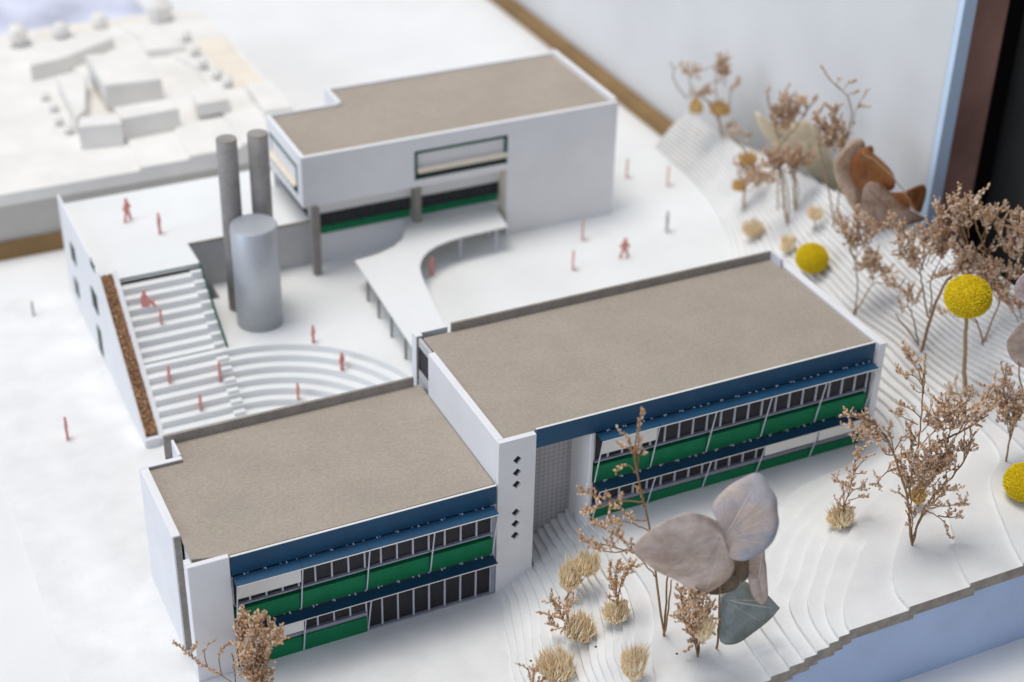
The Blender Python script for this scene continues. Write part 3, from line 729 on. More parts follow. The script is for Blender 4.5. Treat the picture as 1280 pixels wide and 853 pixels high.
figure(-4.64, 18.61, TZ, R(60), 'slim little red card person standing on the terrace deck', 'stand', .84)
def on_step(y): 
    k = int((ya - y) / go); return TZ - ri * (k + 1)
figure(-6.12, 15.0, on_step(15.0), R(-18), 'little red card person sitting on the upper stair', 'sit', .8)
figure(-5.82, 14.45, on_step(14.45), R(70), 'little red card person standing on the upper stair below the sitting one', 'stand', .62)
def on_tier(x, y):
    r = (AC[1] - AC[1] + y - AC[1]) if x < AC[0] else math.hypot(x - AC[0], y - AC[1])
    k = int((AR - r) / GO); return PLAZA - RI * (k + 1)
for x, y, a, h, lab in ((-4.5, 12.35, 64, .8, 'thin red card person on the lower stair beside the small seat blocks'), (-6.15, 12.6, 66, .7, 'thin red card person on the lower stair near the soil strip'), (-5.42, 11.62, 64, .66, 'thin red card person low down on the lower stair by the tan parapet'), (-2.25, 10.95, 58, .66, 'red card person on the lowest curved tier above the tan parapet'), (-.62, 11.05, 35, .72, 'red card person leaning on the curved tiers near the walkway posts')):
    figure(x, y, on_tier(x, y), R(a), lab, 'stand', h)
figure(-1.15, 12.39, P, R(50), 'slender red card person at the rim of the curved tiers', 'stand', .7)
figure(4.35, 15.0, P, R(20), 'red card person under the curved edge of the walkway roof', 'stand', .8)
figure(10.72, 15.27, P, R(58), 'thin red card person in the court near the hall wall', 'stand', .84)
figure(11.53, 13.43, P, R(-5), 'red card person striding across the court behind the long wing', 'walk', .84)
figure(9.34, 13.38, P, R(58), 'thin red card person in the court between walkway and striding figure', 'stand', .82)
figure(14.86, 19.3, P, R(55), 'red card person beside the far corner of the hall', 'stand', .86)
figure(16.05, 18.01, P, R(60), 'pale red card person at the foot of the stepped slope', 'stand', .9)
figure(14.03, 14.57, P, R(72), 'faint grey card person in the court below the slope', 'stand', .9, 'figure_grey')
figure(-9.68, 12.66, .035, R(72), 'thin red card person alone on the white ground beside the terrace', 'stand', .9)
figure(-9.1, 20.97, .035, R(74), 'thin grey card person alone on the white ground by the second model', 'stand', .6, 'figure_grey')
# ------------------------------------------------------------------ dried flowers, straw tufts and leaves standing on the slope
PIN_HOLES = [(1.29, -2.06), (-.45, -3.3), (1.05, -4.22), (2.49, -6.02), (4.1, -5.79)]
SCRAP = [(1.25, -2.2, 1.19), (1.46, -2.3, 1.45), (1.58, -2.36, 1.17), (1.35, -2.39, 1.32)]
PLANTS = [
 {"k":"dried_sprig","l":"brown dried sprig at the foot of the low wing corner, with one thin arm","b":[-7.71,-1.43,0.04],"s":[["C",[[-7.71,-1.43,0.01],[-8.31,-1.24,0.84],[-9.2,-0.92,1.74],[-9.66,-0.8,2.43]]],["C",[[-8.79,-0.62,1.03],[-8.83,-0.51,1.48],[-8.7,-0.48,1.69],[-8.47,-0.51,1.78]]],["C",[[-8.46,-0.72,0.7],[-8.47,-0.6,1.33],[-8.25,-0.59,1.61],[-8.06,-0.57,1.58]]],["C",[[-8.12,-0.84,0.43],[-8.08,-0.67,0.92],[-8.06,-0.48,1.08]]],["C",[[-9.18,-0.85,1.65],[-9.25,-0.88,1.95],[-9.08,-1.03,2.37]]],["B",[[-7.71,-1.43,0.01],[-7.71,-1.35,0.78],[-7.88,-1.18,1.71],[-7.96,-1.05,2.2],[-7.83,-1.04,2.84]]],["B",[[-7.71,-1.43,0.01],[-7.74,-1.53,0.95],[-7.83,-1.59,2.19],[-7.71,-1.76,3.25]]],["B",[[-7.71,-1.43,0.01],[-7.66,-1.42,0.83],[-7.52,-1.45,2.23],[-7.55,-1.4,2.89]]],["B",[[-7.71,-1.43,0.01],[-7.57,-1.57,0.93],[-7.39,-1.73,2.28],[-7.06,-1.97,2.72]]],["B",[[-7.71,-1.43,0.01],[-7.5,-1.38,0.74],[-7.35,-1.31,2.05],[-7.1,-1.28,2.41]]],["B",[[-7.71,-1.43,0.01],[-7.81,-1.66,1.1],[-8.15,-1.77,2.18]]]],"t":[],"g":"dried flower sprigs planted on the model","ba":[],"lv":[],"c":None},
 {"k":"dried_sprig","l":"small pinkish dried sprig beside the pale tuft at the lowest contour steps","b":[-0.91,-4.48,0.18],"s":[["C",[[-0.91,-4.48,0.15],[-0.98,-4.37,0.81],[-1.04,-4.27,1.17],[-1.28,-4.08,1.26]]],["D",[[-0.91,-4.48,0.15],[-1.0,-4.51,0.94],[-1.01,-4.58,1.33],[-0.96,-4.68,1.53]]],["D",[[-0.91,-4.48,0.15],[-0.86,-4.45,0.6],[-0.56,-4.54,0.91]]]],"t":[],"g":"dried flower sprigs planted on the model","ba":[],"lv":[],"c":None},
 {"k":"straw_tuft","l":"wide straw tuft between the lowest steps and the small pinkish sprig","b":[-0.17,-4.37,0.61],"s":[],"t":[[[-0.2,-4.36,0.56],[-0.35,-4.25,1.58],0.49,90],[[-0.2,-4.36,0.56],[-0.11,-4.52,1.52],0.44,70]],"g":"straw tufts planted on the model","ba":[],"lv":[],"c":None},
 {"k":"dried_sprig","l":"pinkish dried sprig with a straw fan at its foot, below the stepped porch","b":[0.83,-3.57,0.9],"s":[["D",[[0.83,-3.57,0.87],[0.65,-3.41,1.15],[0.4,-3.21,1.25],[0.12,-3.0,1.27]]],["D",[[0.83,-3.57,0.87],[0.62,-3.54,1.34],[0.26,-3.44,2.04],[-0.01,-3.38,2.61]]],["D",[[0.83,-3.57,0.87],[0.62,-3.32,1.42],[0.37,-3.04,1.49],[-0.0,-2.72,1.52]]],["D",[[0.83,-3.57,0.87],[0.58,-3.56,1.44],[0.41,-3.58,1.98],[0.53,-3.75,2.84]]]],"t":[[[0.83,-3.57,0.89],[0.86,-3.79,1.92],0.43,110]],"g":"dried flower sprigs planted on the model","ba":[],"lv":[],"c":None},
 {"k":"straw_tuft","l":"tall pale double straw tuft standing right below the tower steps","b":[1.28,-1.93,0.85],"s":[["S",[[1.28,-1.93,0.82],[1.42,-2.0,1.34],[1.46,-2.02,2.0]]]],"t":[[[1.35,-1.97,1.2],[1.48,-1.94,2.33],0.34,110],[[1.79,-2.18,1.82],[1.69,-2.27,2.71],0.39,90],[[1.44,-2.01,1.34],[1.29,-1.84,2.12],0.21,50]],"g":"straw tufts planted on the model","ba":[],"lv":[],"c":None},
 {"k":"dried_sprig","l":"slender two-stemmed brown sprig rising from a round straw tuft","b":[1.84,-3.93,1.47],"s":[["C",[[1.84,-3.93,1.44],[1.83,-3.85,2.33],[1.67,-3.7,3.04],[1.68,-3.63,3.49]]],["D",[[1.84,-3.93,1.44],[1.76,-3.97,2.45],[1.62,-3.97,3.39],[1.69,-4.08,3.89]]],["D",[[1.84,-3.93,1.44],[1.85,-3.82,2.31],[2.04,-3.8,3.0],[2.35,-3.85,3.43]]],["C",[[1.82,-3.87,2.35],[1.95,-3.9,3.1],[2.22,-4.0,3.22]]]],"t":[[[1.82,-3.92,1.51],[1.79,-3.86,2.1],0.38,120],[[1.82,-3.92,1.51],[2.06,-3.86,2.13],0.16,40]],"g":"dried flower sprigs planted on the model","ba":[],"lv":[],"c":None},
 {"k":"dried_sprig","l":"tallest brown dried sprig in front of the long wing windows","b":[2.53,-5.27,1.84],"s":[["S",[[2.53,-5.27,1.81],[2.21,-5.11,3.97],[1.99,-5.0,5.38],[1.64,-4.83,6.91],[1.44,-4.73,8.12],[1.57,-4.8,9.15]]],["K",[[1.62,-4.77,7.31],[1.56,-4.71,8.16],[1.63,-4.72,9.12]]],["C",[[1.57,-4.91,7.16],[1.26,-4.81,8.4],[0.94,-4.71,8.76]]],["C",[[1.68,-4.69,7.06],[1.43,-4.48,7.43],[1.23,-4.3,7.02]]],["C",[[1.6,-4.75,7.75],[1.76,-4.78,7.8]]],["C",[[1.57,-4.69,7.8],[1.16,-4.37,8.05]]],["D",[[1.69,-5.02,6.45],[1.09,-4.78,6.51],[0.54,-4.57,6.66],[0.19,-4.45,6.86]]],["D",[[1.24,-4.52,6.27],[0.83,-4.26,5.99],[0.47,-4.03,5.75]]],["C",[[1.8,-4.86,6.15],[1.73,-4.79,6.58],[1.63,-4.72,6.74]]],["D",[[2.07,-4.88,5.26],[1.75,-4.68,5.45],[1.47,-4.5,5.54],[1.17,-4.31,5.41],[0.79,-4.08,5.36]]],["D",[[1.81,-5.03,5.82],[1.47,-4.91,5.85],[1.09,-4.79,6.37]]],["D",[[2.13,-5.24,4.01],[1.57,-5.01,4.82],[1.24,-4.88,5.26],[0.84,-4.73,5.64],[0.46,-4.59,5.84]]],["D",[[1.7,-4.8,4.62],[1.37,-4.62,4.74],[0.98,-4.41,4.85],[0.39,-4.11,4.95]]],["D",[[1.44,-4.79,4.79],[1.04,-4.62,4.7],[0.53,-4.4,4.94]]],["S",[[2.53,-5.27,1.81],[2.63,-5.04,3.48],[2.71,-4.8,4.14]]],["S",[[2.53,-5.27,1.81],[2.46,-5.46,3.19],[2.36,-5.63,4.14]]]],"t":[],"g":"dried flower sprigs planted on the model","ba":[],"lv":[],"c":None},
 {"k":"straw_tuft","l":"upright straw tuft on the flat card below the tallest sprig","b":[1.08,-6.37,1.59],"s":[],"t":[[[1.01,-6.34,1.69],[0.99,-6.21,2.86],0.32,120],[[1.01,-6.34,1.69],[1.32,-6.29,2.87],0.15,50],[[1.01,-6.34,1.69],[0.72,-6.32,2.87],0.13,40]],"g":"straw tufts planted on the model","ba":[],"lv":[],"c":None},
 {"k":"dried_sprig","l":"dense brown sprig under the large grey leaves","b":[2.95,-6.36,1.83],"s":[["B",[[2.95,-6.36,1.8],[2.74,-6.15,2.77],[2.47,-5.9,3.91]]],["B",[[2.95,-6.36,1.8],[2.67,-6.39,2.86],[2.51,-6.48,4.49]]],["B",[[2.95,-6.36,1.8],[3.01,-6.11,2.5],[3.21,-5.93,3.53]]],["D",[[2.95,-6.36,1.8],[2.67,-6.34,3.09],[2.18,-6.2,3.85]]],["D",[[2.95,-6.36,1.8],[2.83,-6.19,2.91],[2.3,-5.82,3.08]]],["D",[[2.95,-6.36,1.8],[2.98,-6.26,2.64],[3.29,-6.3,3.67]]]],"t":[[[2.97,-6.37,2.4],[3.05,-6.32,3.35],0.3,110]],"g":"dried flower sprigs planted on the model","ba":[],"lv":[],"c":None},
 {"k":"leafy_stem","l":"stem with large grey pink rounded leaves beside the tallest sprig","b":[3.58,-6.27,1.83],"s":[["S",[[3.58,-6.27,1.8],[3.46,-6.42,2.71],[3.26,-6.53,4.0],[3.12,-6.67,5.22],[2.98,-6.81,6.2]]]],"t":[],"g":None,"ba":[],"lv":[["leaf","leaf_pink",[[2.76,-6.98,6.44],[2.68,-7.06,6.74],[2.56,-7.14,7.04],[2.23,-7.18,7.37],[1.96,-7.21,7.6],[1.68,-7.2,7.73],[1.48,-7.16,7.68],[1.33,-7.11,7.59],[1.06,-7.01,7.37],[0.79,-6.92,7.12],[0.59,-6.85,6.88],[0.47,-6.8,6.67],[0.46,-6.79,6.66],[0.6,-6.75,6.48],[0.91,-6.65,6.09],[1.26,-6.57,5.66],[1.64,-6.51,5.28],[2.02,-6.46,4.92],[2.36,-6.43,4.52],[2.64,-6.41,4.22],[2.81,-6.42,4.15],[2.91,-6.45,4.19],[3.12,-6.54,4.43],[3.32,-6.64,4.7],[3.4,-6.72,4.94],[3.41,-6.78,5.19],[3.31,-6.84,5.49],[3.13,-6.88,5.8],[2.83,-7.01,6.48]]],["leaf","leaf_blue",[[3.01,-6.83,6.24],[2.96,-6.77,6.28],[2.93,-6.63,6.51],[2.89,-6.5,6.67],[2.86,-6.37,6.82],[2.94,-6.33,6.99],[3.08,-6.34,7.16],[3.32,-6.36,7.38],[3.58,-6.42,7.54],[3.85,-6.48,7.66],[3.99,-6.54,7.67],[4.07,-6.66,7.6],[4.1,-6.82,7.44],[4.18,-6.94,7.31],[4.22,-7.07,7.16],[4.17,-7.19,6.92],[4.18,-7.31,6.69],[4.12,-7.37,6.5],[4.03,-7.41,6.29],[3.91,-7.41,6.12],[3.76,-7.38,5.97],[3.58,-7.32,5.81],[3.4,-7.24,5.71],[3.27,-7.16,5.67],[3.16,-7.08,5.68],[3.06,-7.0,5.74],[3.0,-6.93,5.83],[2.96,-6.86,5.97],[2.97,-6.83,6.12]]],["leaf","leaf_pink",[[4.28,-6.73,4.42],[3.96,-6.42,5.0],[4.26,-6.43,5.22],[4.51,-6.49,5.23],[4.46,-6.64,4.9],[4.48,-6.7,4.72],[4.48,-6.79,4.37],[4.55,-6.86,3.8],[4.51,-6.86,3.64],[4.41,-6.83,3.56],[4.25,-6.78,3.74],[4.14,-6.73,3.93],[4.07,-6.68,4.24],[4.02,-6.62,4.48]]],["leaf","leaf_green",[[3.6,-6.22,3.53],[3.9,-6.13,4.14],[4.12,-6.21,3.95],[4.45,-6.34,3.75],[4.73,-6.48,3.52],[4.9,-6.6,3.3],[5.04,-6.71,3.11],[5.05,-6.71,3.09],[4.86,-6.73,2.86],[4.59,-6.72,2.67],[4.28,-6.7,2.52],[4.0,-6.7,2.39],[3.8,-6.69,2.34],[3.6,-6.66,2.34],[3.47,-6.62,2.41],[3.42,-6.57,2.49],[3.44,-6.44,2.81],[3.48,-6.32,3.17],[3.53,-6.18,3.66],[3.78,-6.19,3.77]]],["leaf","leaf_brown",[[3.38,-6.45,4.23],[2.99,-6.15,3.97],[3.08,-6.16,3.82],[3.17,-6.31,4.12],[3.29,-6.47,4.44],[3.32,-6.6,4.85],[3.5,-6.7,4.91],[3.75,-6.66,4.4],[3.72,-6.58,4.17],[3.68,-6.52,4.02],[3.51,-6.4,3.89],[3.3,-6.28,3.83]]],["leaf","leaf_brown",[[3.72,-6.67,4.84],[3.5,-6.42,5.02],[3.76,-6.43,5.21],[4.0,-6.54,5.21],[3.91,-6.74,4.89],[3.88,-6.83,4.7],[3.79,-6.85,4.59],[3.69,-6.82,4.55],[3.57,-6.72,4.63],[3.44,-6.6,4.7]]]],"c":"dried plant"},
 {"k":"dried_sprig","l":"short brown sprig standing in a straw tuft near the end of the long wing","b":[9.18,-3.83,2.45],"s":[["D",[[9.18,-3.83,2.42],[9.2,-3.77,3.37],[9.16,-3.67,3.77],[8.87,-3.45,4.11]]],["D",[[9.18,-3.83,2.42],[9.19,-3.89,3.46],[9.23,-3.97,4.22],[9.16,-3.99,5.05],[9.48,-4.2,5.58]]],["D",[[9.29,-3.77,3.34],[9.48,-3.81,3.67],[9.81,-3.92,3.6]]],["C",[[9.37,-3.76,3.21],[9.63,-3.8,3.26],[9.97,-3.88,3.3]]],["C",[[9.52,-3.61,3.71],[9.56,-3.25,3.99]]],["C",[[9.34,-3.85,4.29],[9.58,-3.94,4.85],[9.81,-4.03,4.89]]],["C",[[9.33,-3.85,4.24],[9.66,-3.96,4.26]]]],"t":[[[9.22,-3.85,2.45],[9.01,-3.79,3.08],0.4,100],[[9.22,-3.85,2.45],[9.24,-3.92,3.0],0.26,60]],"g":"dried flower sprigs planted on the model","ba":[],"lv":[],"c":None},
 {"k":"dried_sprig","l":"broad many-branched brown sprig, the bushiest one on the front slope","b":[10.18,-5.78,2.81],"s":[["S",[[10.18,-5.78,2.78],[9.94,-5.66,3.95],[9.81,-5.6,4.65],[9.85,-5.62,6.2],[9.81,-5.6,7.11],[9.67,-5.53,8.57],[9.5,-5.45,8.88]]],["C",[[9.78,-5.53,7.9],[9.74,-5.48,8.52],[9.68,-5.42,9.13]]],["D",[[9.63,-5.62,8.24],[9.43,-5.58,8.74],[8.95,-5.4,9.42]]],["D",[[9.74,-5.51,8.14],[9.52,-5.37,8.47],[9.08,-5.13,8.52]]],["C",[[9.78,-5.53,7.98],[9.66,-5.44,7.91],[9.49,-5.33,8.13]]],["D",[[9.88,-5.52,7.05],[9.66,-5.36,7.33],[9.31,-5.13,7.49]]],["D",[[9.67,-5.64,7.02],[9.24,-5.49,7.28],[8.88,-5.36,7.51]]],["B",[[9.94,-5.55,6.63],[10.19,-5.62,7.02],[10.44,-5.69,7.2]]],["D",[[9.94,-5.55,7.05],[10.11,-5.58,7.35],[10.09,-5.51,7.56]]],["D",[[9.9,-5.48,6.26],[9.74,-5.32,6.62],[9.71,-5.22,6.73]]],["S",[[9.69,-5.76,4.63],[9.37,-5.65,5.51],[9.09,-5.56,6.21],[8.77,-5.44,6.85],[8.26,-5.24,7.4],[7.6,-4.96,7.44]]],["D",[[8.93,-5.39,6.65],[8.53,-5.26,7.13],[7.97,-5.06,7.45],[7.63,-4.97,7.44]]],["B",[[8.91,-5.43,6.6],[8.36,-5.3,7.0],[7.79,-5.16,7.11]]],["B",[[8.98,-5.36,6.49],[8.61,-5.26,6.69],[8.06,-5.07,6.6]]],["D",[[9.26,-5.44,6.0],[8.98,-5.36,6.02],[8.89,-5.37,6.31]]],["D",[[9.34,-5.54,5.61],[9.01,-5.45,5.49],[8.77,-5.42,5.06]]],["D",[[9.28,-5.39,6.13],[9.38,-5.47,6.57],[9.5,-5.56,6.72]]],["D",[[9.19,-5.46,6.12],[9.02,-5.46,6.59],[8.86,-5.47,6.97]]],["B",[[10.05,-5.44,4.29],[10.08,-5.36,5.1],[10.0,-5.23,5.81],[10.04,-5.15,6.18]]],["B",[[9.87,-5.74,4.47],[10.02,-5.85,5.28],[10.01,-5.88,6.08],[10.06,-5.94,6.44]]],["B",[[10.03,-5.59,4.23],[9.86,-5.46,4.97],[9.63,-5.29,5.53]]],["D",[[10.18,-5.78,2.78],[10.13,-5.64,3.7],[9.98,-5.46,4.32],[9.64,-5.18,4.5]]],["B",[[10.13,-5.59,4.37],[10.44,-5.66,5.2],[10.79,-5.75,5.67]]],["B",[[10.08,-5.95,4.99],[9.73,-5.89,5.74],[9.45,-5.86,6.23]]],["B",[[10.12,-5.7,4.45],[10.38,-5.79,4.96],[10.51,-5.83,5.47]]],["S",[[10.18,-5.78,2.78],[10.27,-5.75,3.73],[10.5,-5.79,4.4],[10.96,-5.94,4.98],[11.26,-6.01,5.71],[11.37,-5.99,6.09],[11.36,-5.91,6.51]]],["B",[[10.63,-5.83,4.65],[10.34,-5.61,5.02],[10.43,-5.57,5.57]]],["B",[[10.87,-5.9,4.89],[10.82,-5.76,5.5],[10.58,-5.53,5.84]]],["B",[[10.94,-6.04,5.27],[10.94,-5.99,5.7],[10.64,-5.78,6.08]]],["B",[[11.21,-6.01,5.55],[11.27,-5.9,5.89],[11.28,-5.76,5.97]]],["D",[[11.21,-6.06,5.76],[11.36,-6.03,6.2],[11.35,-5.91,6.51]]],["S",[[10.53,-5.62,6.17],[10.89,-5.68,6.28],[11.45,-5.85,6.65],[11.84,-5.93,6.93]]],["B",[[10.11,-5.41,6.07],[10.41,-5.48,6.45],[10.71,-5.54,6.83],[10.98,-5.59,7.03],[11.23,-5.63,7.32]]],["B",[[10.74,-5.78,6.22],[10.82,-5.68,6.63],[10.7,-5.48,7.12]]],["B",[[10.97,-5.78,6.32],[11.27,-5.73,6.71],[11.31,-5.56,7.17]]],["B",[[11.14,-5.92,6.62],[11.51,-5.93,6.86],[11.81,-5.92,7.09]]],["B",[[10.92,-5.98,6.63],[11.24,-6.05,7.26],[11.38,-6.04,7.45]]],["B",[[10.76,-5.68,6.9],[10.64,-5.42,7.27],[10.63,-5.22,7.23]]],["D",[[10.16,-5.72,3.02],[10.39,-5.81,4.0],[10.6,-5.89,4.35],[10.81,-5.98,4.7]]],["C",[[10.37,-5.82,4.02],[10.72,-5.98,3.84],[10.96,-6.08,3.57],[11.1,-6.13,3.11],[11.25,-6.19,3.02]]],["D",[[10.52,-5.84,4.07],[10.99,-6.01,4.14],[11.55,-6.23,4.16]]],["D",[[10.75,-5.95,3.81],[11.24,-6.13,3.7],[11.4,-6.16,3.93]]],["B",[[10.44,-5.96,4.45],[10.44,-5.99,4.73],[10.72,-6.16,4.85]]]],"t":[],"g":"dried flower sprigs planted on the model","ba":[],"lv":[],"c":None},
 {"k":"dried_sprig","l":"low ochre seed head hidden behind the bushiest sprig","b":[11.43,-4.39,2.81],"s":[["S",[[11.43,-4.39,2.78],[11.36,-4.36,3.42]]]],"t":[[[11.41,-4.38,2.9],[11.31,-4.4,3.67],0.26,60]],"g":"dried flower sprigs planted on the model","ba":[],"lv":[],"c":None},
 {"k":"dried_sprig","l":"flat-topped brown sprig beside the ball lying at the slope edge","b":[14.98,-3.93,3.07],"s":[["S",[[14.98,-3.93,3.04],[14.98,-3.93,3.72],[14.81,-3.85,4.72],[14.47,-3.68,5.28]]],["B",[[14.85,-3.98,4.08],[14.6,-3.89,4.95],[14.12,-3.69,5.44],[13.77,-3.56,5.56]]],["B",[[14.93,-3.8,4.37],[14.57,-3.56,5.24],[14.33,-3.39,5.65]]],["B",[[15.01,-3.89,3.97],[15.01,-3.87,4.83],[14.73,-3.72,5.52],[14.53,-3.6,6.06]]],["B",[[14.94,-3.96,3.9],[14.96,-4.0,4.78],[15.08,-4.09,5.23]]],["B",[[15.06,-3.8,4.05],[15.16,-3.77,5.15],[15.37,-3.79,5.45]]],["D",[[14.96,-3.7,4.59],[14.69,-3.45,5.51],[14.76,-3.38,6.09]]]],"t":[],"g":"dried flower sprigs planted on the model","ba":[],"lv":[],"c":None},
 {"k":"craspedia_ball","l":"yellow ball flower lying on the slope near the front edge","b":[14.31,-5.55,3.06],"s":[],"t":[],"g":"yellow ball flowers","ba":[[[14.24,-5.51,3.61],0.61]],"lv":[],"c":"flower ball"},
 {"k":"craspedia_ball","l":"yellow ball flower on a tall stem","b":[16.13,-0.59,3.14],"s":[["T",[[16.13,-0.59,3.11],[15.89,-0.47,4.4],[15.73,-0.39,5.87],[15.63,-0.34,6.67]]]],"t":[],"g":"yellow ball flowers","ba":[[[15.65,-0.35,6.7],0.72]],"lv":[],"c":"flower ball"},
 {"k":"craspedia_ball","l":"yellow ball flower lying behind the parapet of the long wing","b":[16.22,8.0,2.94],"s":[],"t":[],"g":"yellow ball flowers","ba":[[[16.1,8.06,3.59],0.59]],"lv":[],"c":"flower ball"},
 {"k":"dried_sprig","l":"large stout-stemmed brown sprig behind the end of the long wing","b":[16.3,1.91,3.19],"s":[["T",[[16.3,1.91,3.16],[16.36,1.88,4.6],[16.61,1.76,5.91],[16.77,1.68,6.07]]],["S",[[16.42,2.02,4.43],[16.11,2.23,5.53],[15.99,2.34,6.14],[16.13,2.33,6.67]]],["S",[[16.08,1.85,3.53],[15.51,2.05,4.3],[15.14,2.15,4.79]]],["S",[[16.25,2.04,3.37],[16.03,2.21,4.25],[15.88,2.34,4.71]]],["B",[[15.78,2.22,4.71],[15.66,2.31,5.02],[15.69,2.32,5.41]]],["B",[[15.79,2.22,4.88],[15.92,2.21,5.06]]],["D",[[15.7,2.26,4.88],[15.52,2.41,4.8]]],["S",[[16.25,1.82,4.74],[16.25,1.79,5.25],[16.04,1.85,5.91],[16.11,1.78,6.4]]],["B",[[15.94,2.2,6.06],[15.72,2.36,6.74],[15.55,2.5,7.33]]],["B",[[16.02,2.27,6.17],[16.05,2.37,6.82],[15.96,2.52,7.47]]],["B",[[15.91,1.99,6.5],[15.96,1.91,7.23],[15.82,1.92,7.95]]],["B",[[16.13,2.05,6.5],[16.37,1.96,7.04],[16.2,2.07,7.49]]],["B",[[15.98,2.18,5.98],[15.57,2.44,6.5],[15.33,2.61,6.7]]],["D",[[16.04,2.2,6.2],[15.77,2.42,6.7],[15.15,2.81,6.63]]],["B",[[16.32,2.01,6.24],[16.52,1.97,6.77],[16.4,2.08,7.36]]],["B",[[16.0,1.95,5.86],[16.29,1.75,6.22],[16.67,1.51,6.35]]],["B",[[15.82,2.42,6.45],[15.54,2.7,6.84],[15.3,2.96,7.31]]],["B",[[15.89,2.45,6.66],[15.66,2.73,7.19],[15.12,3.16,7.71]]],["D",[[15.5,2.42,5.89],[15.4,2.52,5.45],[14.95,2.8,5.81]]],["B",[[16.46,2.0,6.76],[16.36,2.13,7.73],[16.21,2.29,8.45]]],["D",[[16.38,1.87,7.08],[16.58,1.77,7.4],[16.56,1.78,7.48]]]],"t":[],"g":"dried flower sprigs planted on the model","ba":[],"lv":[],"c":None},
 {"k":"dried_sprig","l":"wide brown sprig spreading behind the stemmed yellow ball in front of the brown frame","b":[17.42,0.4,4.11],"s":[["S",[[17.42,0.4,4.08],[17.25,0.48,4.61],[16.98,0.62,5.16],[16.8,0.71,5.56]]],["S",[[17.42,0.4,4.08],[17.56,0.4,4.9],[17.75,0.38,5.51],[17.82,0.43,6.11]]],["D",[[17.12,0.49,4.88],[16.55,0.75,5.27],[15.83,1.07,5.42]]],["B",[[16.91,0.82,5.47],[16.59,1.03,6.54],[16.46,1.15,7.2],[16.21,1.33,7.47]]],["B",[[16.98,0.89,5.41],[16.91,1.07,6.36],[16.82,1.25,7.07]]],["B",[[17.77,0.4,5.5],[17.46,0.61,6.09],[17.03,0.87,6.68],[16.7,1.09,7.41]]],["S",[[17.68,0.61,5.88],[17.11,1.0,6.75],[16.49,1.41,8.06],[16.32,1.61,8.83]]],["B",[[16.52,1.12,7.59],[16.19,1.42,8.34],[16.05,1.63,8.8]]],["B",[[16.63,1.18,7.69],[16.46,1.46,8.35],[16.4,1.68,8.93]]],["B",[[16.64,1.12,7.79],[16.6,1.31,8.32],[16.58,1.48,8.69]]],["S",[[17.89,0.56,5.54],[17.41,0.87,6.9],[16.99,1.16,7.93],[16.75,1.35,8.57],[16.95,1.33,9.13],[17.18,1.3,9.44]]],["K",[[16.64,1.17,8.6],[16.76,1.31,8.96],[17.19,1.29,9.4]]],["B",[[16.84,1.02,8.11],[16.59,1.31,8.77],[16.79,1.38,8.85]]],["B",[[17.04,0.98,7.78],[17.3,1.04,8.38],[17.63,1.08,8.52]]],["B",[[17.19,1.02,7.65],[17.4,1.16,7.99],[17.3,1.46,8.4]]],["B",[[17.15,0.81,7.46],[17.4,0.83,7.16],[17.49,0.92,6.7]]],["B",[[16.91,0.88,7.63],[16.87,1.0,7.11],[16.62,1.24,6.81]]],["B",[[17.78,0.39,6.14],[17.84,0.42,6.74],[17.39,0.69,6.69],[16.94,0.97,6.65]]],["B",[[17.77,0.34,6.01],[17.48,0.54,6.52],[16.98,0.84,6.78]]],["B",[[17.84,0.36,6.14],[17.94,0.39,6.57],[18.29,0.31,6.61]]],["B",[[17.64,0.35,5.87],[17.34,0.55,6.39]]],["B",[[17.9,0.16,5.91],[17.67,0.28,6.22],[17.39,0.41,6.45]]],["B",[[18.48,0.33,6.64],[18.11,0.66,7.17],[17.83,0.94,7.55],[17.83,1.09,7.71]]],["B",[[18.55,0.35,6.77],[18.23,0.75,7.72],[18.08,1.08,8.43]]],["B",[[18.47,0.28,7.21],[18.24,0.58,7.95],[18.29,0.75,8.54]]],["B",[[18.32,0.35,6.98],[18.05,0.67,7.49],[18.01,0.89,7.69]]],["B",[[17.89,0.67,8.14],[17.67,1.03,8.16],[17.62,1.3,8.26]]],["B",[[18.23,-0.11,5.03],[17.84,0.02,5.69],[17.57,0.1,6.02]]],["B",[[18.38,-0.02,5.1],[18.26,0.07,5.56],[18.35,0.06,5.87]]]],"t":[],"g":"dried flower sprigs planted on the model","ba":[],"lv":[],"c":None},
 {"k":"dried_sprig","l":"brown sprig growing right behind the end wall of the long wing","b":[15.88,5.08,2.94],"s":[["S",[[15.88,5.08,2.91],[15.92,5.1,4.02],[15.77,5.21,4.84],[15.47,5.39,5.56]]],["S",[[15.88,5.08,2.91],[16.04,4.89,3.68],[16.2,4.7,4.34]]],["B",[[15.74,5.26,4.99],[15.53,5.42,5.62],[15.4,5.54,6.16]]],["B",[[15.79,5.29,5.05],[15.79,5.38,5.75],[15.76,5.47,6.61]]],["B",[[15.75,5.2,5.19],[15.95,5.13,5.84],[15.87,5.2,6.31]]],["B",[[15.71,5.33,5.46],[15.38,5.58,5.9],[15.29,5.7,6.43]]],["B",[[15.8,5.23,5.57],[16.1,5.14,5.97],[16.37,5.06,6.11]]],["B",[[16.26,4.78,4.28],[16.07,4.82,4.81],[15.79,4.9,5.25]]],["B",[[16.25,4.84,4.34],[16.3,4.79,4.86],[16.08,4.87,5.45]]],["B",[[16.24,4.79,4.45],[16.48,4.62,4.66],[16.56,4.52,4.86]]],["B",[[16.27,4.89,4.48],[16.08,4.98,4.89],[15.82,5.11,4.88]]],["D",[[16.26,4.78,4.28],[16.72,4.5,4.33],[17.05,4.28,4.12]]],["C",[[16.75,4.31,4.34],[16.58,4.05,4.77]]]],"t":[],"g":"dried flower sprigs planted on the model","ba":[],"lv":[],"c":None},
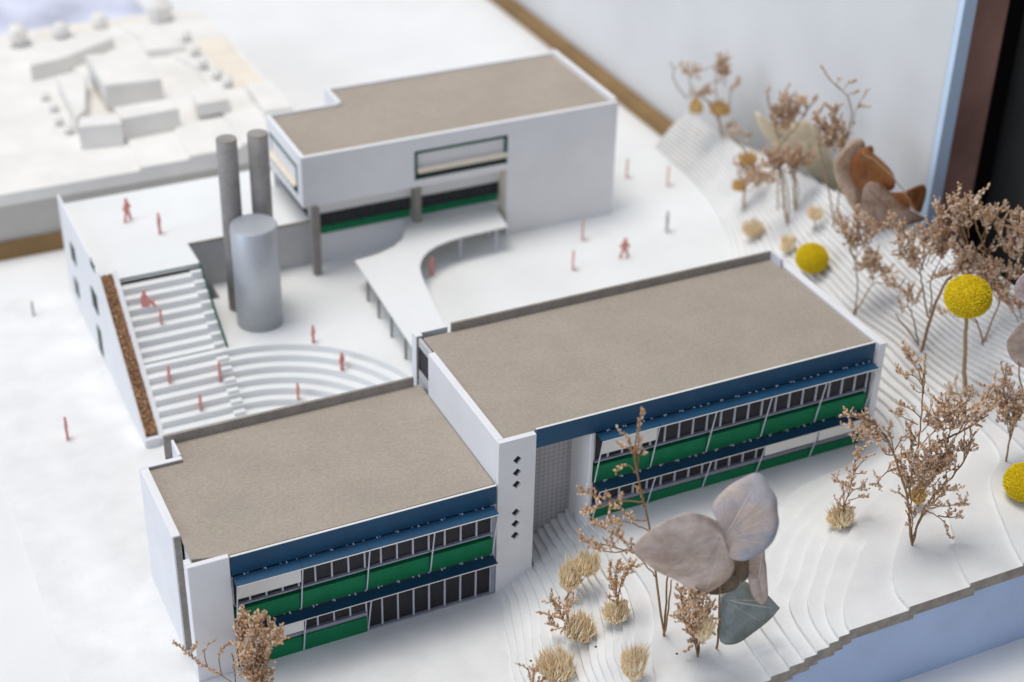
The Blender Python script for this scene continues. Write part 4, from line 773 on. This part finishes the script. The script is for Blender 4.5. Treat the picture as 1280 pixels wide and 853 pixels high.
 {"k":"straw_tuft","l":"small round straw tuft near the rear corner of the long wing roof","b":[16.38,12.06,2.35],"s":[],"t":[[[16.41,12.05,2.36],[16.06,12.0,3.2],0.4,70],[[16.41,12.05,2.36],[16.58,11.98,2.94],0.28,40]],"g":"straw tufts planted on the model","ba":[],"lv":[],"c":None},
 {"k":"straw_tuft","l":"narrow straw tuft beside the yellow ball behind the long wing","b":[16.26,9.79,2.82],"s":[],"t":[[[16.26,9.79,2.82],[16.35,9.89,3.68],0.27,70]],"g":"straw tufts planted on the model","ba":[],"lv":[],"c":None},
 {"k":"straw_tuft","l":"straw tuft on a short stalk behind the yellow ball","b":[17.42,9.84,3.55],"s":[["S",[[17.42,9.84,3.52],[17.4,9.85,3.98]]]],"t":[[[17.4,9.85,3.95],[17.41,9.93,4.54],0.33,70]],"g":"straw tufts planted on the model","ba":[],"lv":[],"c":None},
 {"k":"dried_sprig","l":"brown flat-topped sprig on two tall stems on the far slope","b":[17.26,11.25,3.12],"s":[["T",[[17.26,11.25,3.09],[17.02,11.37,4.07],[16.89,11.43,5.05],[16.69,11.53,5.57]]],["S",[[17.26,11.25,3.09],[17.27,11.36,3.93],[17.13,11.54,4.86],[17.06,11.68,5.34]]],["B",[[16.91,11.48,5.11],[16.62,11.65,5.62],[16.24,11.87,6.11]]],["B",[[16.94,11.52,5.09],[16.8,11.64,5.67],[16.78,11.71,6.17]]],["B",[[16.87,11.39,5.34],[16.48,11.55,5.51],[16.17,11.67,5.6]]],["B",[[17.02,11.53,5.24],[17.2,11.53,5.65],[17.06,11.68,6.04]]],["B",[[16.79,11.53,5.2],[16.39,11.76,5.08],[15.99,11.98,4.88]]],["D",[[16.95,11.46,5.02],[16.54,11.69,5.0],[16.28,11.84,4.84]]]],"t":[],"g":"dried flower sprigs planted on the model","ba":[],"lv":[],"c":None},
 {"k":"dried_sprig","l":"brown sprig with a wide bar of blossom just behind the two-stemmed sprig","b":[17.79,11.63,3.44],"s":[["T",[[17.79,11.63,3.41],[17.64,11.7,4.51],[17.6,11.72,5.04]]],["S",[[17.79,11.63,3.41],[17.9,11.69,4.1],[17.82,11.84,4.68]]],["B",[[17.65,11.75,4.84],[17.48,11.87,5.27],[17.32,11.97,5.52]]],["B",[[17.67,11.8,4.91],[17.8,11.79,5.33],[18.24,11.63,5.5]]],["B",[[17.63,11.76,5.02],[17.67,11.77,5.54],[17.72,11.78,5.88]]],["B",[[17.7,11.73,4.75],[17.51,11.85,5.0],[17.57,11.85,5.17]]],["B",[[17.7,11.79,5.0],[18.01,11.69,5.42],[17.66,11.92,5.57]]]],"t":[],"g":"dried flower sprigs planted on the model","ba":[],"lv":[],"c":None},
 {"k":"dried_sprig","l":"tall thin sprig with feathery arms against the white panel","b":[17.82,9.27,3.92],"s":[["S",[[17.82,9.27,3.89],[17.61,9.37,5.08],[17.08,9.63,6.69],[16.89,9.73,7.53],[16.97,9.69,8.03]]],["S",[[17.82,9.27,3.89],[17.89,9.28,5.24],[17.7,9.41,6.51],[17.77,9.42,7.25],[18.0,9.35,7.83],[17.95,9.42,8.71],[17.61,9.62,9.17],[17.26,9.84,9.47],[16.92,10.05,9.96]]],["C",[[17.57,9.56,9.16],[17.2,9.82,9.48],[16.92,10.05,9.96]]],["C",[[17.34,9.67,9.36],[17.54,9.74,9.58]]],["C",[[17.63,9.53,9.21],[17.72,9.57,9.38],[18.05,9.49,9.48]]],["C",[[17.76,9.47,8.97],[17.89,9.49,9.06],[18.2,9.42,9.08]]],["C",[[18.07,9.37,8.05],[18.2,9.42,8.59],[18.64,9.31,8.47]]],["C",[[18.17,9.32,8.63],[18.36,9.34,8.92],[18.53,9.37,9.12]]],["C",[[18.04,9.33,7.74],[18.17,9.43,7.93]]],["B",[[17.72,9.43,7.59],[17.49,9.6,8.06],[17.33,9.73,8.52]]],["B",[[17.53,9.53,6.91],[17.28,9.69,7.48],[16.98,9.87,7.87],[16.9,9.94,8.1]]],["B",[[17.58,9.56,6.72],[17.55,9.65,7.36],[17.33,9.84,7.82]]],["B",[[17.58,9.44,6.77],[17.6,9.46,7.35],[17.43,9.57,7.75]]],["B",[[17.57,9.51,6.58],[17.26,9.72,7.13],[17.02,9.89,7.02]]],["B",[[17.7,9.44,6.58],[17.85,9.42,7.32],[17.78,9.51,7.63]]]],"t":[],"g":"dried flower sprigs planted on the model","ba":[],"lv":[],"c":None},
 {"k":"dried_sprig","l":"fan of brown blossom in front of the beige leaf","b":[17.57,12.44,3.12],"s":[["S",[[17.57,12.44,3.09],[17.5,12.52,4.7],[17.37,12.63,5.92],[17.19,12.76,6.86],[16.96,12.92,7.27],[16.88,13.0,7.93]]],["B",[[17.38,12.64,5.91],[17.15,12.81,6.67],[17.14,12.87,7.08]]],["B",[[17.43,12.68,6.07],[17.53,12.71,6.91],[17.36,12.88,7.56]]],["B",[[17.44,12.67,5.98],[17.82,12.57,6.83],[18.01,12.56,7.49]]],["B",[[17.51,12.58,6.44],[17.66,12.56,7.29],[17.51,12.69,7.7]]],["S",[[17.49,12.7,5.69],[18.09,12.48,6.56],[18.35,12.43,7.15],[18.57,12.39,7.47]]],["D",[[18.22,12.34,7.03],[18.4,12.37,7.25],[18.64,12.36,7.51]]],["D",[[18.17,12.37,6.85],[18.34,12.39,7.07],[18.26,12.55,7.37]]],["C",[[16.92,12.87,7.38],[16.84,12.97,7.7],[16.91,12.99,8.02]]],["B",[[17.58,12.49,6.21],[17.8,12.41,6.99],[17.84,12.42,7.41]]]],"t":[],"g":"dried flower sprigs planted on the model","ba":[],"lv":[["leaf","leaf_beige",[[18.77,13.19,5.19],[17.22,14.12,6.59],[17.51,13.92,6.36],[17.87,13.68,6.0],[18.32,13.44,6.03],[18.78,13.22,6.3],[19.15,13.04,6.12],[19.47,12.87,5.67],[19.87,12.7,4.84],[20.23,12.57,4.14],[20.59,12.52,3.03],[20.19,12.65,3.26],[19.68,12.82,3.76],[19.19,13.01,4.21],[18.72,13.22,4.65],[18.15,13.51,4.96],[17.65,13.8,5.53],[17.35,14.0,6.06]]]],"c":None},
 {"k":"dried_sprig","l":"brown sprig with two ochre seed puffs beside the court","b":[17.1,13.96,2.45],"s":[["T",[[17.1,13.96,2.42],[17.03,13.99,3.19],[17.08,13.97,3.56],[17.31,13.86,3.85]]],["B",[[17.08,14.02,3.35],[17.11,14.04,4.08],[16.87,14.18,4.33]]],["B",[[17.11,14.01,3.44],[17.42,13.89,3.9],[17.41,13.92,4.17]]],["B",[[17.05,13.93,3.59],[17.17,13.84,4.16],[17.05,13.87,4.44]]],["D",[[17.2,14.02,3.14],[17.5,13.93,3.5],[17.88,13.8,3.67]]],["S",[[17.15,14.16,4.75],[16.9,14.36,5.07],[16.53,14.61,5.48],[16.39,14.76,5.8]]],["D",[[16.85,14.3,5.19],[16.65,14.52,5.59],[16.76,14.57,5.81]]],["C",[[16.66,14.34,5.39],[16.4,14.55,5.44],[16.3,14.69,5.4]]],["C",[[16.94,14.26,5.01],[17.17,14.37,5.29]]]],"t":[[[17.08,13.97,4.39],[17.06,14.05,4.95],0.34,90],[[16.95,14.03,3.28],[16.79,14.17,3.76],0.31,80]],"g":"dried flower sprigs planted on the model","ba":[],"lv":[],"c":None},
 {"k":"dried_sprig","l":"ochre and brown sprig at the top of the far slope against the panel","b":[18.81,18.5,3.35],"s":[["T",[[18.81,18.5,3.32],[18.64,18.59,4.06],[18.2,18.8,4.84],[17.9,18.95,5.08]]],["S",[[18.68,18.67,4.11],[18.67,18.71,4.5],[18.55,18.79,5.03],[18.42,18.89,5.85],[18.49,18.88,6.62]]],["B",[[18.73,18.65,5.55],[18.64,18.75,6.02],[18.53,18.86,6.67]]],["B",[[18.82,18.66,5.48],[18.84,18.74,6.04],[18.75,18.86,6.54]]],["S",[[19.03,18.5,4.42],[19.02,18.56,5.05],[19.09,18.59,5.32]]],["B",[[19.01,18.51,5.12],[19.02,18.57,5.39],[19.19,18.53,5.52]]],["S",[[17.4,19.25,4.94],[17.0,19.46,5.51],[16.84,19.55,5.84],[16.88,19.55,6.23],[16.71,19.65,6.46]]],["C",[[16.88,19.5,6.2],[17.03,19.46,6.34],[17.17,19.42,6.45]]],["C",[[16.86,19.52,6.24],[16.75,19.62,6.41]]],["S",[[17.46,19.11,5.09],[17.45,19.09,5.64],[17.33,19.12,6.03]]],["B",[[17.41,19.19,5.9],[17.29,19.25,6.09],[17.17,19.31,6.08]]],["B",[[17.43,19.23,5.87],[17.57,19.19,6.16],[17.83,19.1,6.16]]],["C",[[17.45,19.22,5.88],[17.67,19.15,5.92],[17.83,19.09,5.84]]],["B",[[17.92,18.99,5.06],[18.13,18.92,5.2],[18.23,18.9,5.39]]],["B",[[17.48,19.21,4.99],[17.73,19.11,5.04],[18.03,19.0,5.14]]],["D",[[18.81,18.5,3.32],[18.89,18.35,3.81],[19.16,18.1,3.92]]],["D",[[18.89,18.29,3.53],[19.25,18.03,3.68],[19.65,17.75,3.43]]]],"t":[[[17.74,19.02,4.93],[17.68,18.86,4.31],0.26,80],[[17.78,19.01,5.03],[17.63,19.02,4.45],0.2,50],[[18.62,18.59,4.26],[18.51,18.61,4.92],0.37,90],[[18.66,18.58,4.31],[18.85,18.45,4.73],0.3,50]],"g":"dried flower sprigs planted on the model","ba":[],"lv":[],"c":None},
 {"k":"curled_leaf","l":"big curled brown dry leaf leaning against the white panel","b":[18.25,7.24,4.41],"s":[["S",[[18.11,7.31,4.52],[18.0,7.36,5.0],[17.88,7.42,5.59],[17.72,7.5,6.11]]],["S",[[17.05,7.33,7.87],[17.53,6.97,7.55],[17.98,6.62,7.05],[18.35,6.31,6.55],[18.61,6.06,5.98]]]],"t":[],"g":None,"ba":[],"lv":[["leaf","leaf_tan",[[17.5,8.22,6.56],[16.85,8.33,6.86],[16.95,8.36,7.15],[17.17,8.36,7.39],[17.42,8.35,7.55],[17.67,8.31,7.61],[17.84,8.27,7.36],[17.79,8.24,6.98],[17.7,8.2,6.56],[17.88,8.09,6.16],[17.97,8.0,5.8],[17.85,7.96,5.58],[17.55,7.95,5.43],[17.38,8.06,5.74],[17.2,8.15,6.06],[16.99,8.24,6.44]]],["leaf","leaf_rust",[[17.81,7.85,6.53],[17.19,8.38,6.54],[17.32,8.26,6.8],[17.44,8.13,7.04],[17.5,8.01,7.34],[17.57,7.89,7.53],[17.91,7.6,7.25],[18.19,7.3,6.93],[18.29,7.19,6.67],[18.3,7.19,6.38],[18.15,7.43,6.28],[17.96,7.68,6.16],[17.92,7.71,5.97],[17.88,7.74,5.79],[17.82,7.83,6.0],[17.73,7.93,6.17],[17.55,8.11,6.3],[17.34,8.28,6.32]]],["leaf","leaf_rust",[[17.7,7.85,7.61],[17.48,7.96,7.6],[17.63,7.88,7.72],[17.78,7.81,7.78],[17.84,7.78,7.61],[17.83,7.79,7.44],[17.65,7.87,7.49]]],["leaf","leaf_tan2",[[18.49,7.12,5.46],[17.64,7.4,6.29],[17.79,7.24,6.43],[18.05,7.06,6.37],[18.47,6.92,5.95],[18.84,6.73,5.61],[19.07,6.57,5.46],[19.25,6.43,5.35],[19.08,6.69,5.17],[18.9,6.92,5.03],[18.73,7.16,4.8],[18.53,7.38,4.64],[18.28,7.52,4.8],[17.98,7.63,5.11],[17.79,7.57,5.66]]],["leaf","leaf_rust",[[18.54,6.82,6.09],[18.04,7.12,6.32],[18.35,6.92,6.26],[18.63,6.78,6.27],[18.78,6.71,6.19],[18.87,6.68,5.92],[18.84,6.7,5.68],[18.58,6.8,5.89],[18.3,6.95,6.14]]],["leaf","leaf_rust",[[19.11,6.59,6.11],[18.58,6.55,6.42],[18.96,6.6,6.47],[19.3,6.63,6.47],[19.42,6.63,6.31],[19.42,6.61,5.96],[19.32,6.55,5.57],[19.02,6.54,5.75],[18.78,6.54,6.01]]]],"c":"dried leaf"},
 {"k":"leafy_stem","l":"pinkish round leaf on a thin stem at the slope edge beside the stemmed ball","b":[16.98,-2.43,3.45],"s":[["S",[[16.98,-2.43,3.42],[16.64,-2.26,4.4],[16.45,-2.17,5.12],[16.4,-2.14,5.84]]]],"t":[],"g":None,"ba":[],"lv":[["leaf","leaf_pink",[[16.41,-2.26,5.89],[15.84,-2.12,5.97],[15.82,-2.2,6.3],[15.91,-2.3,6.56],[16.07,-2.43,6.83],[16.36,-2.51,6.74],[16.71,-2.5,6.31],[17.0,-2.43,5.69],[17.02,-2.32,5.21],[16.83,-2.19,4.92],[16.5,-2.1,5.04],[16.16,-2.08,5.4]]],["leaf","leaf_pale",[[16.03,-2.3,7.97],[15.61,-2.16,7.91],[15.6,-2.27,8.33],[15.7,-2.39,8.61],[16.0,-2.47,8.56],[16.37,-2.45,8.09],[16.52,-2.36,7.57],[16.33,-2.23,7.32],[15.99,-2.16,7.47]]]],"c":"dried plant"},
 {"k":"dried_sprig","l":"small ochre seed head and twig at the foot of the stemmed yellow ball","b":[16.0,-0.66,3.07],"s":[["D",[[16.0,-0.66,3.04],[15.67,-0.44,3.3],[15.51,-0.31,3.07]]],["B",[[16.0,-0.66,3.04],[16.21,-0.76,3.29]]],["C",[[15.94,-0.57,3.06],[15.7,-0.43,3.52],[15.79,-0.44,3.81]]]],"t":[],"g":"dried flower sprigs planted on the model","ba":[],"lv":[],"c":None},
]
def smooth_line(pts, k=2):
    pts = [Vector(p) for p in pts]
    for _ in range(k):
        q = [pts[0]]
        for a, b in zip(pts[:-1], pts[1:]): q += [a * .75 + b * .25, a * .25 + b * .75]
        pts = q + [pts[-1]]
    return pts
def at_len(pts, t):
    L = [0]
    for a, b in zip(pts[:-1], pts[1:]): L.append(L[-1] + (b - a).length)
    d = t * L[-1]
    for i in range(1, len(pts)):
        if d <= L[i] or i == len(pts) - 1:
            w = (d - L[i - 1]) / max(1e-9, L[i] - L[i - 1])
            return pts[i - 1].lerp(pts[i], w), (pts[i] - pts[i - 1]).normalized()
def line_len(pts): return sum((b - a).length for a, b in zip(pts[:-1], pts[1:]))
def rand_dir(rn): 
    while True:
        v = Vector((rn.uniform(-1, 1), rn.uniform(-1, 1), rn.uniform(-1, 1)))
        if .1 < v.length < 1: return v.normalized()
def bud(mb, p, d, ln, w):
    d = d.normalized(); a = d.cross(Vector((.3, .5, .81))).normalized(); b = d.cross(a)
    q = [p - d * ln * .15, p + a * w + d * ln * .35, p + b * w + d * ln * .4, p - a * w + d * ln * .35, p - b * w + d * ln * .4, p + d * ln]
    mb.add(q, [(0, 2, 1), (0, 3, 2), (0, 4, 3), (0, 1, 4), (5, 1, 2), (5, 2, 3), (5, 3, 4), (5, 4, 1)])
def spike(fl, pts, rn, sz=.115, gap=.062, t0=0.0):
    """two rows of small buds along a curved twig"""
    n = max(3, int(line_len(pts) * (1 - t0) / gap)); side = rand_dir(rn)
    for i in range(n):
        t = t0 + (1 - t0) * (i + .5) / n
        p, d = at_len(pts, t)
        s = (side - d * side.dot(d)).normalized()
        k = 1 if i % 2 else -1
        o = (d * .75 + s * k * .55 + Vector((0, 0, .35)) + rand_dir(rn) * .3).normalized()
        g = sz * rn.uniform(.75, 1.2) * (1 - .35 * (t - t0))
        bud(fl, p + o * .01, o, g, g * .33)
        if rn.random() < .5: bud(fl, p, (o + rand_dir(rn) * .9).normalized(), g * .8, g * .28)
def side_twig(tw, fl, p, d, ln, rn, sz, r=.012):
    q = [p]; dd = d.normalized()
    for i in range(3):
        dd = (dd + Vector((0, 0, .28)) + rand_dir(rn) * .28).normalized(); q.append(q[-1] + dd * ln / 3)
    q = smooth_line(q, 1)
    tw.tube(q, [r * (1 - .5 * i / (len(q) - 1)) for i in range(len(q))], 4)
    spike(fl, q, rn, sz, t0=.15)
def make_plant(P, index):
    rn = random.Random(100 + index)
    B = Vector(P['b']); t = thing(P['k'], P['l'], P['c'] or ('dried flower' if P['k'] == 'dried_sprig' else 'straw tuft'), B, P['g'])
    near = B.y < 2
    fl = MB(); tw = MB()
    sz = .132 if near else .15
    for typ, pts in P['s']:
        q = smooth_line(pts, 2); ln = line_len(q)
        # a little natural waver
        q = [q[0]] + [p + rand_dir(rn) * min(.02, ln * .01) for p in q[1:-1]] + [q[-1]]
        r0 = {'S': .034, 'T': .075 if P['k'] == 'craspedia_ball' else .055, 'C': .018, 'K': .02, 'D': .021, 'B': .018}[typ]
        n = len(q)
        tube('stem', q, [r0 * (1 - (.5 if typ != 'T' else .2) * i / (n - 1)) for i in range(n)], 'ball_stem' if typ == 'T' and P['k'] == 'craspedia_ball' else ('twig' if near else 'twig_pale'), t, 6, smooth=True)
        if typ == 'C':
            spike(fl, q, rn, sz, t0=.45)
        elif typ == 'K':
            spike(fl, q, rn, sz * 1.35, gap=.085, t0=.25)
        elif typ == 'D':
            spike(fl, q, rn, sz, t0=.55)
            for k in range(max(3, int(ln / .17))):
                p, d = at_len(q, rn.uniform(.3, .95)); side_twig(tw, fl, p, d * .5 + rand_dir(rn), rn.uniform(.18, .42), rn, sz)
        elif typ == 'B':
            spike(fl, q, rn, sz, t0=.35)
            for k in range(max(6, int(ln / .062))):
                p, d = at_len(q, rn.uniform(.25, 1)); side_twig(tw, fl, p, d * .7 + rand_dir(rn), rn.uniform(.22, .55), rn, sz)
    if tw.v: tag(tw.build('twigs', 'twig' if near else 'twig_pale', t), kind='stuff')
    if fl.v: tag(fl.build('blossom', 'blossom_front' if near and B.x < 3.2 else 'blossom', t), kind='stuff')
    for b, tip, w, n in P['t']:
        b, tip = Vector(b), Vector(tip); ax = tip - b; ln = ax.length; mb = MB()
        a1 = ax.cross(Vector((.2, .9, .1))).normalized(); a2 = ax.cross(a1).normalized()
        for i in range(int(n * 3.2)):
            ang = rn.uniform(0, 6.283); rad = w * math.sqrt(rn.random()); l = rn.uniform(.45, 1.0) + (rn.random() < .18) * rn.uniform(0, .22)
            side = a1 * math.cos(ang) + a2 * math.sin(ang)
            s0 = b + ax * rn.uniform(-.02, .35) * (rad / max(w, .01)) * .6 + side * rad * .18
            m = b + ax * l * .55 + side * rad * .95
            e = b + ax * l * (1 - .10 * rad / w) + side * rad * 1.0 + rand_dir(rn) * .11
            wd = rn.uniform(.011, .026)
            mb.tube([s0, m, e], [wd * .6, wd, wd * .15], 3)
        tag(mb.build('straw', 'ochre' if (P['k'] == 'dried_sprig' and (B.y > 8 or index == 12)) else 'straw', t), kind='stuff')
    for c, r in P['ba']:
        c = Vector(c)
        if len(P['s']) == 0: c.z = max(c.z, B.z + r * .8)
        core = MB(); nu, nv = 24, 14; vs = []; fs = []
        for j in range(nv + 1):
            for i in range(nu):
                a = 2 * math.pi * i / nu; e = math.pi * j / nv
                vs.append(c + Vector((math.sin(e) * math.cos(a), math.sin(e) * math.sin(a), math.cos(e) * .9)) * r * .95)
        for j in range(nv):
            for i in range(nu): fs.append((j * nu + i, (j + 1) * nu + i, (j + 1) * nu + (i + 1) % nu, j * nu + (i + 1) % nu))
        core.add(vs, fs); core.build('ball_core', 'yellow_core', t, smooth=True)
        fm = MB(); N_ = 1900
        for i in range(N_):
            z = 1 - 2 * (i + .5) / N_; a = i * 2.399963; rr = math.sqrt(1 - z * z)
            d = Vector((rr * math.cos(a), rr * math.sin(a), z * .9)); d = (d + rand_dir(rn) * .03)
            bud(fm, c + d * r * .93, (d.normalized() + rand_dir(rn) * .25), r * .085 * rn.uniform(.8, 1.3), r * .040)
        tag(fm.build('florets', 'yellow_floret', t), kind='stuff')
    for name, m, rows in P['lv']:
        c = Vector(rows[0]); o = [Vector(p) for p in rows[1:]]
        q = []
        for a, b in zip(o, o[1:] + o[:1]): q += [a * .75 + b * .25, a * .25 + b * .75]
        gs = 1.26 if P['k'] == 'curled_leaf' else 1.04
        o = [c + (p - c) * gs for p in q]; n = len(o)
        nor = Vector((0, 0, 0))
        for a, b in zip(o, o[1:] + o[:1]): nor += (a - c).cross(b - c)
        nor.normalize()
        if nor.dot(Vector(cam.location) / S - c) < 0: nor = -nor
        size = sum((p - c).length for p in o) / n
        R_ = 7; vs = [c]; ph = rn.uniform(0, 6)
        for k in range(1, R_ + 1):
            f = k / R_
            for i, p in enumerate(o):
                wv = math.sin(i / n * 6.283 * 3 + ph) * .035 * size * f * f
                vs.append(c.lerp(p, f) + nor * (size * .16 * (f - f * f) * 2 + wv))
        fs = [(0, 1 + i, 1 + (i + 1) % n) for i in range(n)]
        for k in range(R_ - 1):
            b0 = 1 + k * n; b1 = b0 + n
            fs += [(b0 + i, b1 + i, b1 + (i + 1) % n, b0 + (i + 1) % n) for i in range(n)]
        lf = build(name, vs, fs, m, t, smooth=True)
        md = lf.modifiers.new('thickness', 'SOLIDIFY'); md.thickness = .03 * S; md.offset = 0
        # veins fanning out from the stalk
        far_i = max(range(n), key=lambda i: (o[i] - c).length)
        for k, di in enumerate((0, -4, 4, -7, 7, -10, 10, -13, 13, -17, 17)):
            i = (far_i + di) % n
            if (size < .55 or m == 'leaf_green') and k > (2 if m == 'leaf_green' else 0): break
            line = [vs[0] + nor * .012] + [vs[1 + r_ * n + i] + nor * .014 for r_ in range(R_ - 1)]
            tube('vein', line, [.018 if k == 0 else .006] * (len(line) - 1) + [.004], 'leaf_vein' if m in ('leaf_pink', 'leaf_blue', 'leaf_green', 'leaf_pale', 'leaf_beige') else 'leaf_vein_dark', lf, 4)
for i, P in enumerate(PLANTS): make_plant(P, i)
o = build('leaf_scrap', [(7.55, -2.62, PLAZA + .005), (7.75, -2.55, PLAZA + .06), (7.95, -2.50, PLAZA + .03), (7.80, -2.68, PLAZA + .01), (7.7, -2.6, PLAZA + .012), (7.82, -2.6, PLAZA + .05)],
          [(0, 1, 5, 4), (1, 2, 5), (4, 5, 2, 3), (0, 4, 3)], 'leaf_rust', None, loc=(7.75, -2.6, PLAZA))
tag(o, 'tiny brown leaf scrap lying on the white ground before the long wing', 'leaf scrap')

for x, y in PIN_HOLES:
    z = ground(x, y)
    v, f = cyl_data((x, y), .035, z + .001, z + .006, 10)
    build('pin_hole', v, f, 'frame_black', hill)
o = build('paper_scrap', SCRAP, [(0, 1, 3), (1, 2, 3), (2, 0, 3), (0, 2, 1)], 'card_white', None, loc=SCRAP[0])
tag(o, 'small white paper scrap caught in the tall pale straw tuft', 'paper scrap')
